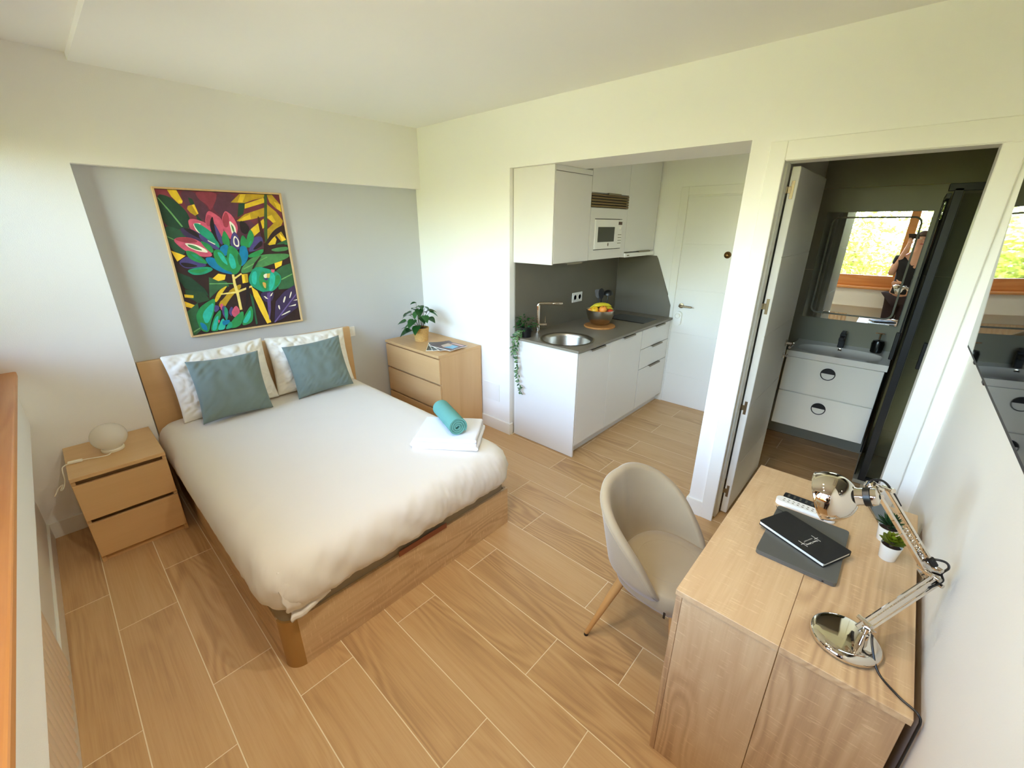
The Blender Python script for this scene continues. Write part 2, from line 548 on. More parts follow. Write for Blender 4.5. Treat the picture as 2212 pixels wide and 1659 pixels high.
struct('ceiling_bathroom', nbox((2.80, D+0.12, 2.42), (4.45, YF, 2.6)), 'ceiling_paint')

# ---- window wall: thick parapet with a radiator recess, long timber window over it
struct('wall_window', prism(bmesh.new(), [(-0.25, 0), (WY, 0), (WY, 0.735), (0.243, 0.735), (0.243, 1.008), (-0.25, 1.008)], 0.0, XR, 'yz'), 'wall_paint')
struct('wall_lintel', nbox((0.0, -0.25, 2.27), (XR, 0.03, H+0.035)), 'wall_paint')
win = bpy.data.objects.new('window_1', None); COL.objects.link(win); win.location = (1.86, 0, 1.04); win['kind'] = 'structure'
obj('window_sill', nbox((0.0, -0.02, 1.008), (XR, 0.273, 1.040), 0.006, 2), 'window_wood', win)
obj('bottom_rail', nbox((0.0, -0.08, 1.040), (XR, 0.02, 1.205), 0.006, 2), 'window_wood', win)
obj('top_rail', nbox((0.0, -0.08, 2.20), (XR, 0.02, 2.275), 0.006, 2), 'window_wood', win)
MULL = [0.03, 0.875, 1.72, 2.565, 3.412, 3.70]
for i, x in enumerate(MULL):
    w = 0.052 if i in (1, 2, 3, 4) else 0.03
    obj('mullion', nbox((max(0.0, x-w), -0.08, 1.205), (min(XR, x+w), 0.02, 2.20), 0.006, 2), 'window_wood', win)
for a, b in zip(MULL, MULL[1:]):
    obj('pane', nbox((a+0.03, -0.035, 1.200), (b-0.03, -0.031, 2.205)), 'window_glass', win)
obj('window_handle', tube(nbox((3.40, 0.02, 1.50), (3.424, 0.03, 1.57), 0.003), [(3.412, 0.03, 1.55), (3.412, 0.07, 1.55), (3.412, 0.07, 1.45)], 0.008), 'brass', win)

# ---- skirting boards
BB = 0.105
struct('baseboard_left', nbox((0.0, WY, 0.0), (0.012, 0.757, BB), 0.002, 1), 'white_trim')
struct('baseboard_window', nbox((0.012, WY, 0.0), (XR, WY+0.012, BB), 0.002, 1), 'white_trim')
struct('baseboard_back', prism(bmesh.new(), [(0.0, D), (0.0, D-0.012), (1.113, D-0.012), (1.113, D+0.036), (1.101, D+0.036), (1.101, D)], 0, BB, 'xy'), 'white_trim')
struct('baseboard_pillar', prism(bmesh.new(), [(2.815, D), (2.815, D-0.012), (2.714, D-0.012), (2.714, D+0.40), (2.726, D+0.40), (2.726, D)], 0, BB, 'xy'), 'white_trim')
struct('baseboard_right', nbox((XR-0.012, WY+0.012, 0.0), (XR, D-0.02, BB), 0.002, 1), 'white_trim')

# ---- panelled door leaves
def leaf_panels(parent, axis, fixed, a0, a1, zs, depth, material):
    for z0, z1 in zip(zs, zs[1:]):
        if axis == 'x':
            b = nbox((a0+0.002, fixed, z0+0.002), (a1-0.002, fixed+depth, z1-0.002), 0.0012, 1)
        else:
            b = nbox((fixed, a0+0.002, z0+0.002), (fixed+depth, a1-0.002, z1-0.002), 0.0012, 1)
        obj('panel', b, material, parent)

# bathroom door: casing, lining, open leaf on four hinges
d1 = bpy.data.objects.new('door_1', None); COL.objects.link(d1); d1.location = (3.24, D, 0); d1['kind'] = 'structure'
obj('casing', nbox((2.815, D-0.014, 0), (2.889, D, 2.165), 0.003, 1), 'white_trim', d1)
obj('casing', nbox((2.889, D-0.014, 2.080), (3.66, D, 2.165), 0.003, 1), 'white_trim', d1)
obj('casing', nbox((3.592, D-0.014, 0), (3.66, D, 2.080), 0.003, 1), 'white_trim', d1)
obj('jamb', prism(bmesh.new(), [(2.868, D-0.006), (2.878, D-0.006), (2.878, D+0.05), (2.892, D+0.05), (2.892, D+0.118), (2.868, D+0.118)], 0, 2.096, 'xy'), 'white_trim', d1)
obj('jamb', nbox((3.592, D-0.006, 0), (3.607, D+0.118, 2.096), 0.001, 1), 'white_trim', d1)
obj('jamb', nbox((2.892, D-0.006, 2.078), (3.592, D+0.118, 2.096), 0.001, 1), 'white_trim', d1)
LX0, LX1, LY0, LY1 = 2.899, 2.934, 3.158, 3.930
leaf = obj('door_leaf', nbox((LX0, LY0, 0.012), (LX1, LY1, 2.066), 0.001, 1), 'door_white', d1)
leaf_panels(leaf, 'y', LX1-0.001, LY0, LY1, [0.014, 0.345, 0.775, 1.205, 1.635, 2.064], 0.003, 'door_white')
for z in (1.96, 1.373, 0.763, 0.172):
    bm = nbox((2.909, LY0-0.002, z-0.042), (2.924, LY0, z+0.042), 0.0008, 1)
    box(bm, (2.889, LY0-0.004, z-0.016), (2.912, LY0-0.0005, z+0.016), 0.0008, 1)
    tube(bm, [(2.893, LY0-0.004, z-0.016), (2.893, LY0-0.004, z+0.016)], 0.006, 10)
    obj('hinge', bm, 'nickel', leaf)
bm = lathe(bmesh.new(), [(0.024, 0), (0.024, 0.008), (0.010, 0.010), (0.009, 0.042)], (LX1, 3.86, 1.035), 20, axis='x')
tube(bm, smooth_path([(LX1+0.045, 3.868, 1.035), (LX1+0.047, 3.84, 1.037), (LX1+0.045, 3.755, 1.030)], 5), 0.008, 10)
obj('door_handle', bm, 'chrome', leaf, smooth=True)
bm = lathe(bmesh.new(), [(0.020, 0), (0.020, 0.007), (0.008, 0.010), (0.008, 0.024), (0.014, 0.026), (0.014, 0.032)], (LX1, 3.86, 0.945), 20, axis='x')
obj('thumb_turn', bm, 'chrome', leaf, smooth=True)

# entrance door in the corridor's far wall
d2 = bpy.data.objects.new('door_2', None); COL.objects.link(d2); d2.location = (2.2, YF, 0); d2['kind'] = 'structure'
obj('casing', nbox((1.70, YF-0.014, 0), (1.772, YF, 2.13), 0.003, 1), 'white_trim', d2)
obj('casing', nbox((1.772, YF-0.014, 2.055), (2.66, YF, 2.13), 0.003, 1), 'white_trim', d2)
obj('casing', nbox((2.66, YF-0.014, 0), (2.72, YF, 2.13), 0.003, 1), 'white_trim', d2)
leaf2 = obj('door_leaf', nbox((1.778, YF-0.006, 0.008), (2.655, YF-0.001, 2.045), 0.001, 1), 'door_white', d2)
leaf_panels(leaf2, 'x', YF-0.010, 1.780, 2.653, [0.010, 0.33, 0.77, 1.205, 1.63, 2.043], 0.006, 'door_white')
bm = lathe(bmesh.new(), [(0.025, 0), (0.025, -0.008), (0.010, -0.010), (0.009, -0.045)], (1.85, YF-0.010, 1.045), 20, axis='y')
tube(bm, smooth_path([(1.842, YF-0.055, 1.045), (1.87, YF-0.058, 1.047), (1.965, YF-0.055, 1.045)], 5), 0.009, 10)
obj('door_handle', bm, 'nickel', leaf2, smooth=True)
lk = obj('lock_box', prism(bmesh.new(), rrect(1.800, 1.872, 0.845, 0.990, 0.034), YF-0.038, YF-0.010, 'xz'), 'white_plastic', leaf2, smooth=True)
obj('lock_dial', lathe(bmesh.new(), [(0.026, 0), (0.026, -0.012), (0.020, -0.016), (0.018, -0.010)], (1.836, YF-0.038, 0.945), 24, axis='y'), 'white_trim', leaf2, smooth=True)
obj('peephole', lathe(bmesh.new(), [(0.030, 0), (0.030, -0.006), (0.018, -0.012), (0.010, -0.006)], (2.200, YF-0.010, 1.545), 24, axis='y'), 'brass', leaf2, smooth=True)

# ---- ceiling track with three spotlights (its lamps show as glints on the desk lamp)
LAMP_W = 19.0
tk = thing('ceiling_spotlight', 'white ceiling track with three lit spotlights between bed and desk', 'light fitting', (2.75, 0.95, H))
obj('track', nbox((2.735, 0.40, H-0.022), (2.765, 1.50, H-0.001), 0.003, 1), 'white_plastic', tk)
for y, tx, ty in ((0.47, 2.9, 1.35), (0.95, 1.7, 1.0), (1.42, 2.3, 2.0)):
    d = Vector((tx-2.75, ty-y, -H+0.07)).normalized()
    p = Vector((2.75, y, H-0.075))
    bm = ntube([(2.75, y, H-0.022), p], 0.006, 8)
    obj('stem', bm, 'white_plastic', tk)
    bm = bmesh.new()
    lathe(bm, [(0.022, -0.045), (0.030, -0.040), (0.034, 0.045), (0.031, 0.045), (0.026, -0.030), (0.002, -0.032)], (0, 0, 0), 24, cap1=False)
    zz = d; xx = zz.cross(Vector((0, 1, 0))).normalized(); yy = zz.cross(xx)
    bmesh.ops.transform(bm, matrix=Matrix.Translation(p) @ Matrix((xx, yy, zz)).transposed().to_4x4(), verts=bm.verts)
    obj('spot_head', bm, 'white_plastic', tk, smooth=True)
    ld = bpy.data.lights.new('spot_bulb', 'SPOT')
    ld.energy = LAMP_W; ld.color = (1.0, 0.90, 0.76); ld.spot_size = math.radians(158); ld.spot_blend = 1.0; ld.shadow_soft_size = 0.028
    lo_ = bpy.data.objects.new('spot_bulb', ld); COL.objects.link(lo_); lo_.parent = tk
    lo_.location = p+d*0.046-tk.location
    lo_.rotation_euler = d.to_track_quat('-Z', 'Y').to_euler()

# ---- outdoors: ground and trees in the sun beyond the window
struct('ground', nbox((-25, -40, -3.3), (30, -0.6, -3.2)), 'ground_green')

# ================================================================== BED
bed = thing('bed', 'double bed with oak-look storage base and pale headboard in the alcove', 'bed', (0.95, 1.455, 0))
obj('headboard', nbox((-0.068, 0.766, 0.0), (-0.036, 2.205, 0.962), 0.003, 2), 'veneer_y', bed)
obj('side_panel', nbox((-0.034, 0.786, 0.0), (1.862, 0.804, 0.258), 0.001, 1), 'sonoma_x', bed)
obj('side_panel', nbox((-0.034, 2.104, 0.0), (1.905, 2.122, 0.258), 0.001, 1), 'sonoma_y', bed)
obj('foot_panel', nbox((1.907, 0.846, 0.0), (1.925, 2.1225, 0.258), 0.001, 1), 'sonoma_y', bed)
arc = [(1.862+0.062*math.cos(a), 0.847+0.062*math.sin(a)) for a in [math.radians(270+90*k/10) for k in range(11)]]
arc_in = [(1.862+0.046*math.cos(a), 0.847+0.046*math.sin(a)) for a in [math.radians(270+90*k/10) for k in range(11)]]
obj('corner_post', prism(bmesh.new(), arc+arc_in[::-1], 0.0, 0.259, 'xy'), 'taupe_post', bed, smooth=True)
obj('platform', prism(bmesh.new(), rrect(-0.03, 1.912, 0.792, 2.115, 0.055), 0.235, 0.318, 'xy'), 'platform_fabric', bed, smooth=True)
bm = nbox((1.9255, 1.335, 0.252), (1.9285, 1.635, 0.284), 0.001, 1)
obj('pull_strap', bm, 'leather_strap', bed)
def ring_outline(x0, x1, y0, y1, rh, rf, N):
    """rounded rectangle sampled evenly; rh radius at the head corners, rf at the foot"""
    poly = []
    for cx, cy, a0, r in ((x1-rf, y0+rf, 270, rf), (x1-rf, y1-rf, 0, rf), (x0+rh, y1-rh, 90, rh), (x0+rh, y0+rh, 180, rh)):
        for k in range(13):
            a = math.radians(a0+90*k/12)
            poly.append(Vector((cx+r*math.cos(a), cy+r*math.sin(a))))
    L = [0.0]
    for a, b in zip(poly, poly[1:]+poly[:1]):
        L.append(L[-1]+(b-a).length)
    out = []
    for i in range(N):
        t = L[-1]*i/N
        j = max(k for k in range(len(L)) if L[k] <= t)
        j = min(j, len(poly)-1)
        a, b = poly[j], poly[(j+1) % len(poly)]
        f = (t-L[j])/max(1e-9, (L[j+1]-L[j]))
        out.append((a.lerp(b, f), t))
    return out

def bed_cover():
    bm = bmesh.new()
    X0, X1, Y0, Y1 = -0.028, 1.968, 0.746, 2.158
    prof = [(0.060, 0.322), (0.034, 0.322), (0.014, 0.336), (0.004, 0.362), (0.0, 0.395), (0.0, 0.43), (0.004, 0.462), (0.014, 0.495), (0.030, 0.522), (0.052, 0.543), (0.080, 0.555), (0.115, 0.561), (0.16, 0.564)]
    ins = 0.16
    while ins < 0.66:
        ins += 0.03
        prof.append((ins, 0.565+0.006*min(1, ins/0.5)))
    N = 760
    rings = []
    for inset, z in prof:
        k = max(0.0, 1-inset/0.70)
        ol = ring_outline(X0+inset*0.9, X1-inset, Y0+inset, Y1-inset, max(0.01, 0.09*k), max(0.01, 0.13*k+0.02), N)
        ring = []
        cx = (X0+X1)/2; cy = (Y0+Y1)/2
        for i, (p, t) in enumerate(ol):
            nx, ny = p.x-cx, p.y-cy
            foot = max(0.0, min(1.0, (p.x-1.55)/0.35))           # folds strongest round the foot
            side = max(0.0, 1-inset/0.11)
            s = i/N*6.6
            n1 = mnoise.noise(Vector((s*8.0+z*9, z*2.2, 1.3)))
            n2 = mnoise.noise(Vector((s*19-z*16, z*5, 7.7)))
            w = (1-3.2*abs(n1))*0.7+(1-3.0*abs(n2))*0.45
            amp = (0.0022+0.0095*foot)*side
            dz = 0.0
            if z < 0.37:
                dz = 0.024*max(0.0, mnoise.noise(Vector((s*3.1, 0, 4.2))))*(0.37-z)/0.05
            top = 0.004*mnoise.noise(Vector((p.x*2.2, p.y*2.6, 3.1)))*(1-side) + 0.0016*(1-3*abs(mnoise.noise(Vector((p.x*5, p.y*3, 9.1)))))*(1-side)
            d = Vector((nx, ny)).normalized()
            ring.append(bm.verts.new((p.x+d.x*w*amp, p.y+d.y*w*amp, z+dz+top)))
        rings.append(ring)
    for a, b in zip(rings, rings[1:]):
        for i in range(N):
            bm.faces.new((a[i], a[(i+1) % N], b[(i+1) % N], b[i]))
    # close the middle strip
    bm.faces.new(rings[-1])
    bm.faces.new(rings[0][::-1])
    bmesh.ops.triangulate(bm, faces=[f for f in bm.faces if len(f.verts) > 4])
    return bm
cover = tag(rebase(obj('bed_cover', bed_cover(), 'bed_cover', None, True, angle=180), (0.97, 1.452, 0.32)), 'smooth off-white cover stretched over the bed mattress', 'bed cover')
# the tucked corner flap with its rippled edge, lifting off the cover just round the foot corner
bm = bmesh.new()
def cover_inset(z):
    P = [(0.322, 0.034), (0.336, 0.014), (0.362, 0.004), (0.395, 0.0), (0.43, 0.0), (0.462, 0.004), (0.495, 0.014), (0.522, 0.030), (0.543, 0.052)]
    if z <= P[0][0]: return P[0][1]
    for (z0, i0), (z1, i1) in zip(P, P[1:]):
        if z <= z1: return i0+(i1-i0)*(z-z0)/(z1-z0)
    return P[-1][1]
rows = []
NU, NV = 40, 34
RF = 0.150
for j in range(NV+1):
    v = j/NV
    row = []
    for i in range(NU+1):
        u = i/NU
        z = 0.515-(0.228-0.035*u)*v
        rip = (0.0035*math.sin(z*120+0.6)+0.002*math.sin(z*53))*(1-u)**8
        s = (-0.030+0.034*v)*(1-u)+0.17*u+rip
        a = math.radians(-30)+s/RF
        ins = cover_inset(z) if v < 0.9 else cover_inset(0.345)*1.0
        if a < 0:
            px, py, dx, dy = 1.968-RF+(RF-ins)*math.cos(a), 0.746+RF+(RF-ins)*math.sin(a), math.cos(a), math.sin(a)
        else:
            px, py, dx, dy = 1.968-ins, 0.746+RF+a*RF, 1.0, 0.0
        lift = (1-u)**1.2*min(1.0, v*1.6)**1.3
        off = -0.008+0.022*lift+0.006*max(0.0, math.sin(u*15+v*2.5))*(1-u)*v
        row.append(bm.verts.new((px+dx*off, py+dy*off, z+0.004*math.sin(u*20)*v*(1-u))))
    rows.append(row)
for a, b in zip(rows, rows[1:]):
    for i in range(NU):
        bm.faces.new((a[i], a[i+1], b[i+1], b[i]))
fl = obj('corner_flap', bm, 'bed_cover', cover, smooth=True, angle=180)
so = fl.modifiers.new('thick', 'SOLIDIFY'); so.thickness = 0.003

# ---- pillows and cushions
def pillow_bm(w, h, t, pull=0.06, wr=0.006, seed=0.0, crease=1.0, n=72, p=3.0):
    bm = bmesh.new()
    def sheet(sign):
        g = []
        for j in range(n+1):
            row = []
            for i in range(n+1):
                u, v = -1+2*i/n, -1+2*j/n
                x = u*w/2*(1-pull*(1-v*v))
                y = v*h/2*(1-pull*(1-u*u))
                e = max(0.0, (1-abs(u)**p))*max(0.0, (1-abs(v)**p))
                z = sign*t/2*e**0.55
                wn_ = mnoise.noise(Vector((u*3.5+seed, v*3.5, sign*2.0+seed)))
                rad = abs(u*v)                                       # creases run into the corners
                wn2 = mnoise.noise(Vector(((u-v)*7+seed, (u+v)*2.0, seed)))*rad
                cr1 = max(0.0, 1-7*abs(mnoise.noise(Vector((u*2.6+v*1.1+seed, v*2.2-u*0.6, seed*1.7)))))
                cr2 = max(0.0, 1-6*abs(mnoise.noise(Vector((u*5.5+seed, v*4.5+u, 3.3+seed)))))
                z += sign*(wn_*wr+wn2*wr*2.2-crease*(cr1*wr*0.75+cr2*wr*0.45))*min(1.0, e*4+0.15)
                row.append((x, y, z))
            g.append(row)
        return g
    F, B = sheet(1), sheet(-1)
    vf = [[bm.verts.new(c) for c in r] for r in F]
    vb = []
    for j in range(n+1):
        row = []
        for i in range(n+1):
            if i in (0, n) or j in (0, n):
                row.append(vf[j][i])
            else:
                row.append(bm.verts.new(B[j][i]))
        vb.append(row)
    for j in range(n):
        for i in range(n):
            bm.faces.new((vf[j][i], vf[j][i+1], vf[j+1][i+1], vf[j+1][i]))
            q = (vb[j][i], vb[j+1][i], vb[j+1][i+1], vb[j][i+1])
            if len(set(q)) == 4:
                try: bm.faces.new(q)
                except ValueError: pass
    return bm

def lean(o, base, tilt, yaw=0.0, roll=0.0):
    """local x = width (along world y), local y = up the face, local z = front normal (towards the room)"""
    m = Matrix(((0, 0, 1), (1, 0, 0), (0, 1, 0)))                     # local z -> +x, local x -> +y, local y -> +z
    r = Euler((0, -tilt, 0)).to_matrix()
    rz = Euler((0, 0, yaw)).to_matrix()
    rr = Matrix.Rotation(roll, 3, 'Z')
    M = (rz @ r @ m @ rr).to_4x4()
    o.rotation_euler = M.to_euler()
    o.location = base
    return o

def pillow(name, w, h, t, base, tilt, yaw, roll, material, label, cat, group, **kw):
    bm = pillow_bm(w, h, t, **kw)
    bmesh.ops.translate(bm, vec=(0, h/2, 0), verts=bm.verts)
    o = obj(name, bm, material, None, True, angle=180)
    lean(o, base, tilt, yaw, roll)
    return tag(o, label, cat, group)
pillow('pillow', 0.60, 0.45, 0.16, (0.175, 1.185, 0.572), math.radians(14), 0.02, 0.02, 'pillow_cotton', 'white crumpled pillow against the headboard on the window side', 'pillow', 'pillows on the bed', wr=0.012, seed=1.7, pull=0.05)
pillow('pillow', 0.60, 0.44, 0.16, (0.170, 1.778, 0.572), math.radians(15), -0.05, -0.02, 'pillow_cotton', 'white crumpled pillow against the headboard on the dresser side', 'pillow', 'pillows on the bed', wr=0.012, seed=8.3, pull=0.05)
pillow('cushion', 0.42, 0.41, 0.12, (0.345, 1.168, 0.582), math.radians(17), 0.03, -0.035, 'cushion_teal', 'grey-teal square cushion leaning on the pillow nearer the bedside lamp', 'cushion', 'cushions on the bed', wr=0.006, seed=4.4, pull=0.07, crease=0.0)
pillow('cushion', 0.42, 0.40, 0.12, (0.340, 1.772, 0.582), math.radians(18), -0.12, 0.06, 'cushion_teal', 'grey-teal square cushion leaning on the pillow nearer the dresser', 'cushion', 'cushions on the bed', wr=0.007, seed=12.1, pull=0.07, crease=0.0)

# ---- towels
def ribbon(path, thick, a0, a1, seed=0.0, nz=10, amp=0.002):
    """a thick ribbon: 2-D path (s, z), extruded from a0 to a1 along the third axis; local coords (s, a, z)"""
    bm = bmesh.new()
    P = [Vector((p[0], p[1])) for p in path]
    n = len(P)
    nor = []
    for i in range(n):
        t = (P[min(i+1, n-1)]-P[max(i-1, 0)]).normalized()
        nor.append(Vector((-t.y, t.x)))
    loops = []
    for k in range(nz+1):
        f = k/nz
        a = a0+(a1-a0)*f
        L = []
        for i in range(n):
            w = amp*mnoise.noise(Vector((P[i].x*30+seed, a*22, P[i].y*90)))
            L.append((P[i].x+nor[i].x*(thick/2)+w, a+w*1.5*(1 if k in (0, nz) else 0), P[i].y+nor[i].y*(thick/2)+w*0.6))
        for i in reversed(range(n)):
            w = amp*mnoise.noise(Vector((P[i].x*30+seed+5, a*22, P[i].y*90)))
            L.append((P[i].x-nor[i].x*(thick/2)+w, a, P[i].y-nor[i].y*(thick/2)+w*0.6))
        loops.append([bm.verts.new(c) for c in L])
    m = 2*n
    for A, B in zip(loops, loops[1:]):
        for i in range(m):
            bm.faces.new((A[i], A[(i+1) % m], B[(i+1) % m], B[i]))
    for L in (loops[0], loops[-1]):
        for i in range(n-1):
            bm.faces.new((L[i], L[i+1], L[m-2-i], L[m-1-i]))
    return bm

def fold_path(w, layers, th):
    pts = []
    for k in range(layers):
        z = th/2+k*th
        xs = (0, w) if k % 2 == 0 else (w, 0)
        m = 14
        for i in range(m+1):
            pts.append((xs[0]+(xs[1]-xs[0])*i/m, z))
        if k < layers-1:
            s = 1 if k % 2 == 0 else -1
            for a in range(1, 5):
                t = -90+180*a/5
                pts.append((xs[1]+s*math.cos(math.radians(t))*th/2, z+th/2+math.sin(math.radians(t))*th/2))
    return pts
TZ = 0.571
def towel(name, label, w, dpt, layers, th, base, rz, seed):
    bm = ribbon(fold_path(w, layers, th), th*0.94, 0, dpt, seed, 14, 0.0022)
    o = obj(name, bm, 'towel_white', None, True, angle=60)
    o.location = base; o.rotation_euler = (0, 0, rz)
    return tag(o, label, 'towel', 'folded white towels on the bed')
RZ = math.radians(38)
towel('towel', 'thick folded white towel lying directly on the bed cover', 0.375, 0.300, 3, 0.013, (1.560, 1.700, TZ), RZ, 1.0)
towel('towel', 'folded white towel on top of another, under the green roll', 0.350, 0.285, 2, 0.013, (1.563, 1.716, TZ+0.041), RZ, 5.0)
# green roll
sp = []
for i in range(150):
    a = i/149*2*PI*3.6
    r = 0.008+0.0125*a/(2*PI)
    sp.append((r*math.cos(a), r*math.sin(a)))
bm = ribbon(sp, 0.0105, -0.155, 0.155, 3.0, 14, 0.0012)
bmesh.ops.translate(bm, vec=(0, 0, 0.058), verts=bm.verts)
ro = obj('rolled_towel', bm, 'towel_green', None, True, angle=60)
ro.location = (1.592, 1.955, TZ+0.067); ro.rotation_euler = (0, 0, math.radians(-110))
tag(ro, 'sea-green towel rolled up on the white towels', 'towel')

# ================================================================== NIGHTSTAND, DRESSER
ns = thing('nightstand', 'light oak two-drawer nightstand between bed and window wall', 'nightstand', (0.26, 0.522, 0))
NY0, NY1 = 0.322, 0.722
obj('top', nbox((0.014, NY0, 0.528), (0.502, NY1, 0.550), 0.0015, 1), 'veneer_y', ns)
obj('side', nbox((0.014, NY0, 0.0), (0.484, NY0+0.018, 0.528), 0.001, 1), 'veneer_z', ns)
obj('side', nbox((0.014, NY1-0.018, 0.0), (0.484, NY1, 0.528), 0.001, 1), 'veneer_z', ns)
obj('back', nbox((0.014, NY0+0.018, 0.0), (0.022, NY1-0.018, 0.528)), 'veneer_z', ns)
obj('rail', nbox((0.420, NY0+0.018, 0.470), (0.435, NY1-0.018, 0.528)), 'veneer_y', ns)
obj('rail', nbox((0.420, NY0+0.018, 0.240), (0.435, NY1-0.018, 0.300)), 'veneer_y', ns)
obj('plinth', nbox((0.455, NY0+0.018, 0.0), (0.470, NY1-0.018, 0.060)), 'veneer_y', ns)
obj('drawer', nbox((0.484, NY0+0.002, 0.286), (0.502, NY1-0.002, 0.503), 0.0015, 1), 'veneer_y', ns)
obj('drawer', nbox((0.484, NY0+0.002, 0.046), (0.502, NY1-0.002, 0.263), 0.0015, 1), 'veneer_y', ns)

ch = thing('dresser', 'light oak three-drawer dresser in the corner beyond the bed', 'dresser', (0.36, 2.78, 0))
CX0, CX1, CY0, CY1 = -0.040, 0.760, 2.540, 3.016
obj('top', nbox((CX0, CY0-0.003, 0.757), (CX1, CY1, 0.780), 0.0015, 1), 'veneer_x', ch)
obj('side', nbox((CX0, CY0+0.018, 0.0), (CX0+0.018, CY1, 0.757), 0.001, 1), 'veneer_z', ch)
obj('side', nbox((CX1-0.018, CY0+0.018, 0.0), (CX1, CY1, 0.757), 0.001, 1), 'veneer_z', ch)
obj('back', nbox((CX0+0.018, CY1-0.008, 0.0), (CX1-0.018, CY1, 0.757)), 'veneer_x', ch)
obj('plinth', nbox((CX0+0.018, CY0+0.035, 0.0), (CX1-0.018, CY0+0.050, 0.060)), 'veneer_x', ch)
for z in (0.70, 0.48, 0.245):
    obj('rail', nbox((CX0+0.018, CY0+0.030, z), (CX1-0.018, CY0+0.045, z+0.057)), 'veneer_x', ch)
for z0, z1 in ((0.528, 0.745), (0.288, 0.512), (0.046, 0.272)):
    obj('drawer', nbox((CX0+0.002, CY0, z0), (CX1-0.002, CY0+0.017, z1), 0.0015, 1), 'veneer_x', ch)

# ================================================================== BEDSIDE LAMP
lp = thing('table_lamp', 'white glass globe table lamp on the nightstand', 'lamp', (0.250, 0.525, 0.5505))
obj('base', lathe(bmesh.new(), [(0.050, 0.0), (0.052, 0.003), (0.052, 0.014), (0.048, 0.018), (0.030, 0.020)], (0.250, 0.525, 0.5505), 40), 'cream_plastic', lp, smooth=True)
pr = [(0.044, 0.016)]
for k in range(1, 28):
    a = -PI/2+0.55+(PI-0.55)*k/27.0
    pr.append((max(0.0015, 0.083*math.cos(a)), 0.088+0.076*math.sin(a)))
obj('globe', lathe(bmesh.new(), pr, (0.250, 0.525, 0.55), 48, cap0=False), 'globe_glass', lp, smooth=True, angle=180)
obj('bulb', lathe(bmesh.new(), [(0.013, 0.020), (0.014, 0.045), (0.026, 0.070), (0.028, 0.085), (0.020, 0.104), (0.004, 0.110)], (0.250, 0.525, 0.55), 20), 'white_plastic', lp, smooth=True)
cord = smooth_path([(0.300, 0.512, 0.556), (0.318, 0.495, 0.5535), (0.312, 0.455, 0.5535), (0.296, 0.420, 0.5535), (0.292, 0.392, 0.555)], 8)
bm = ntube(cord, 0.0030, 8)
obj('cord', bm, 'cream_plastic', lp, smooth=True)
sw = obj('cord_switch', nbox((-0.010, -0.030, 0.0), (0.010, 0.030, 0.014), 0.004, 2), 'cream_plastic', lp, smooth=True, local=True)
sw.location = Vector((0.292, 0.362, 0.551))-lp.location; sw.rotation_euler = (0, 0, math.radians(-8))
tail = smooth_path([(0.296, 0.333, 0.556), (0.300, 0.318, 0.553), (0.304, 0.306, 0.538), (0.325, 0.300, 0.48), (0.345, 0.285, 0.445), (0.325, 0.272, 0.430), (0.300, 0.285, 0.448), (0.285, 0.262, 0.425), (0.300, 0.240, 0.395)], 8)
obj('cord', ntube(tail, 0.0030, 8), 'cream_plastic', lp, smooth=True)

# ================================================================== PAINTING
PY0, PY1, PZ0, PZ1 = 1.086, 1.828, 1.069, 2.004
pa = thing('painting', 'framed bright painting of pink and teal tropical flowers above the headboard', 'painting', (-0.071, 1.457, 1.069))
FX0, FX1, FW = -0.0705, -0.040, 0.011
wood('frame_wood', (222, 192, 140), (208, 172, 120), (186, 146, 96), 'z', contrast=0.25, rough=0.5)
obj('frame_rail', nbox((FX0, PY0, PZ1-FW), (FX1, PY1, PZ1), 0.001, 1), 'frame_wood', pa)
obj('frame_rail', nbox((FX0, PY0, PZ0), (FX1, PY1, PZ0+FW), 0.001, 1), 'frame_wood', pa)
obj('frame_rail', nbox((FX0, PY0, PZ0+FW), (FX1, PY0+FW, PZ1-FW), 0.001, 1), 'frame_wood', pa)
obj('frame_rail', nbox((FX0, PY1-FW, PZ0+FW), (FX1, PY1, PZ1-FW), 0.001, 1), 'frame_wood', pa)
obj('backing', nbox((-0.070, PY0+FW, PZ0+FW), (-0.056, PY1-FW, PZ1-FW)), 'black_plastic', pa)
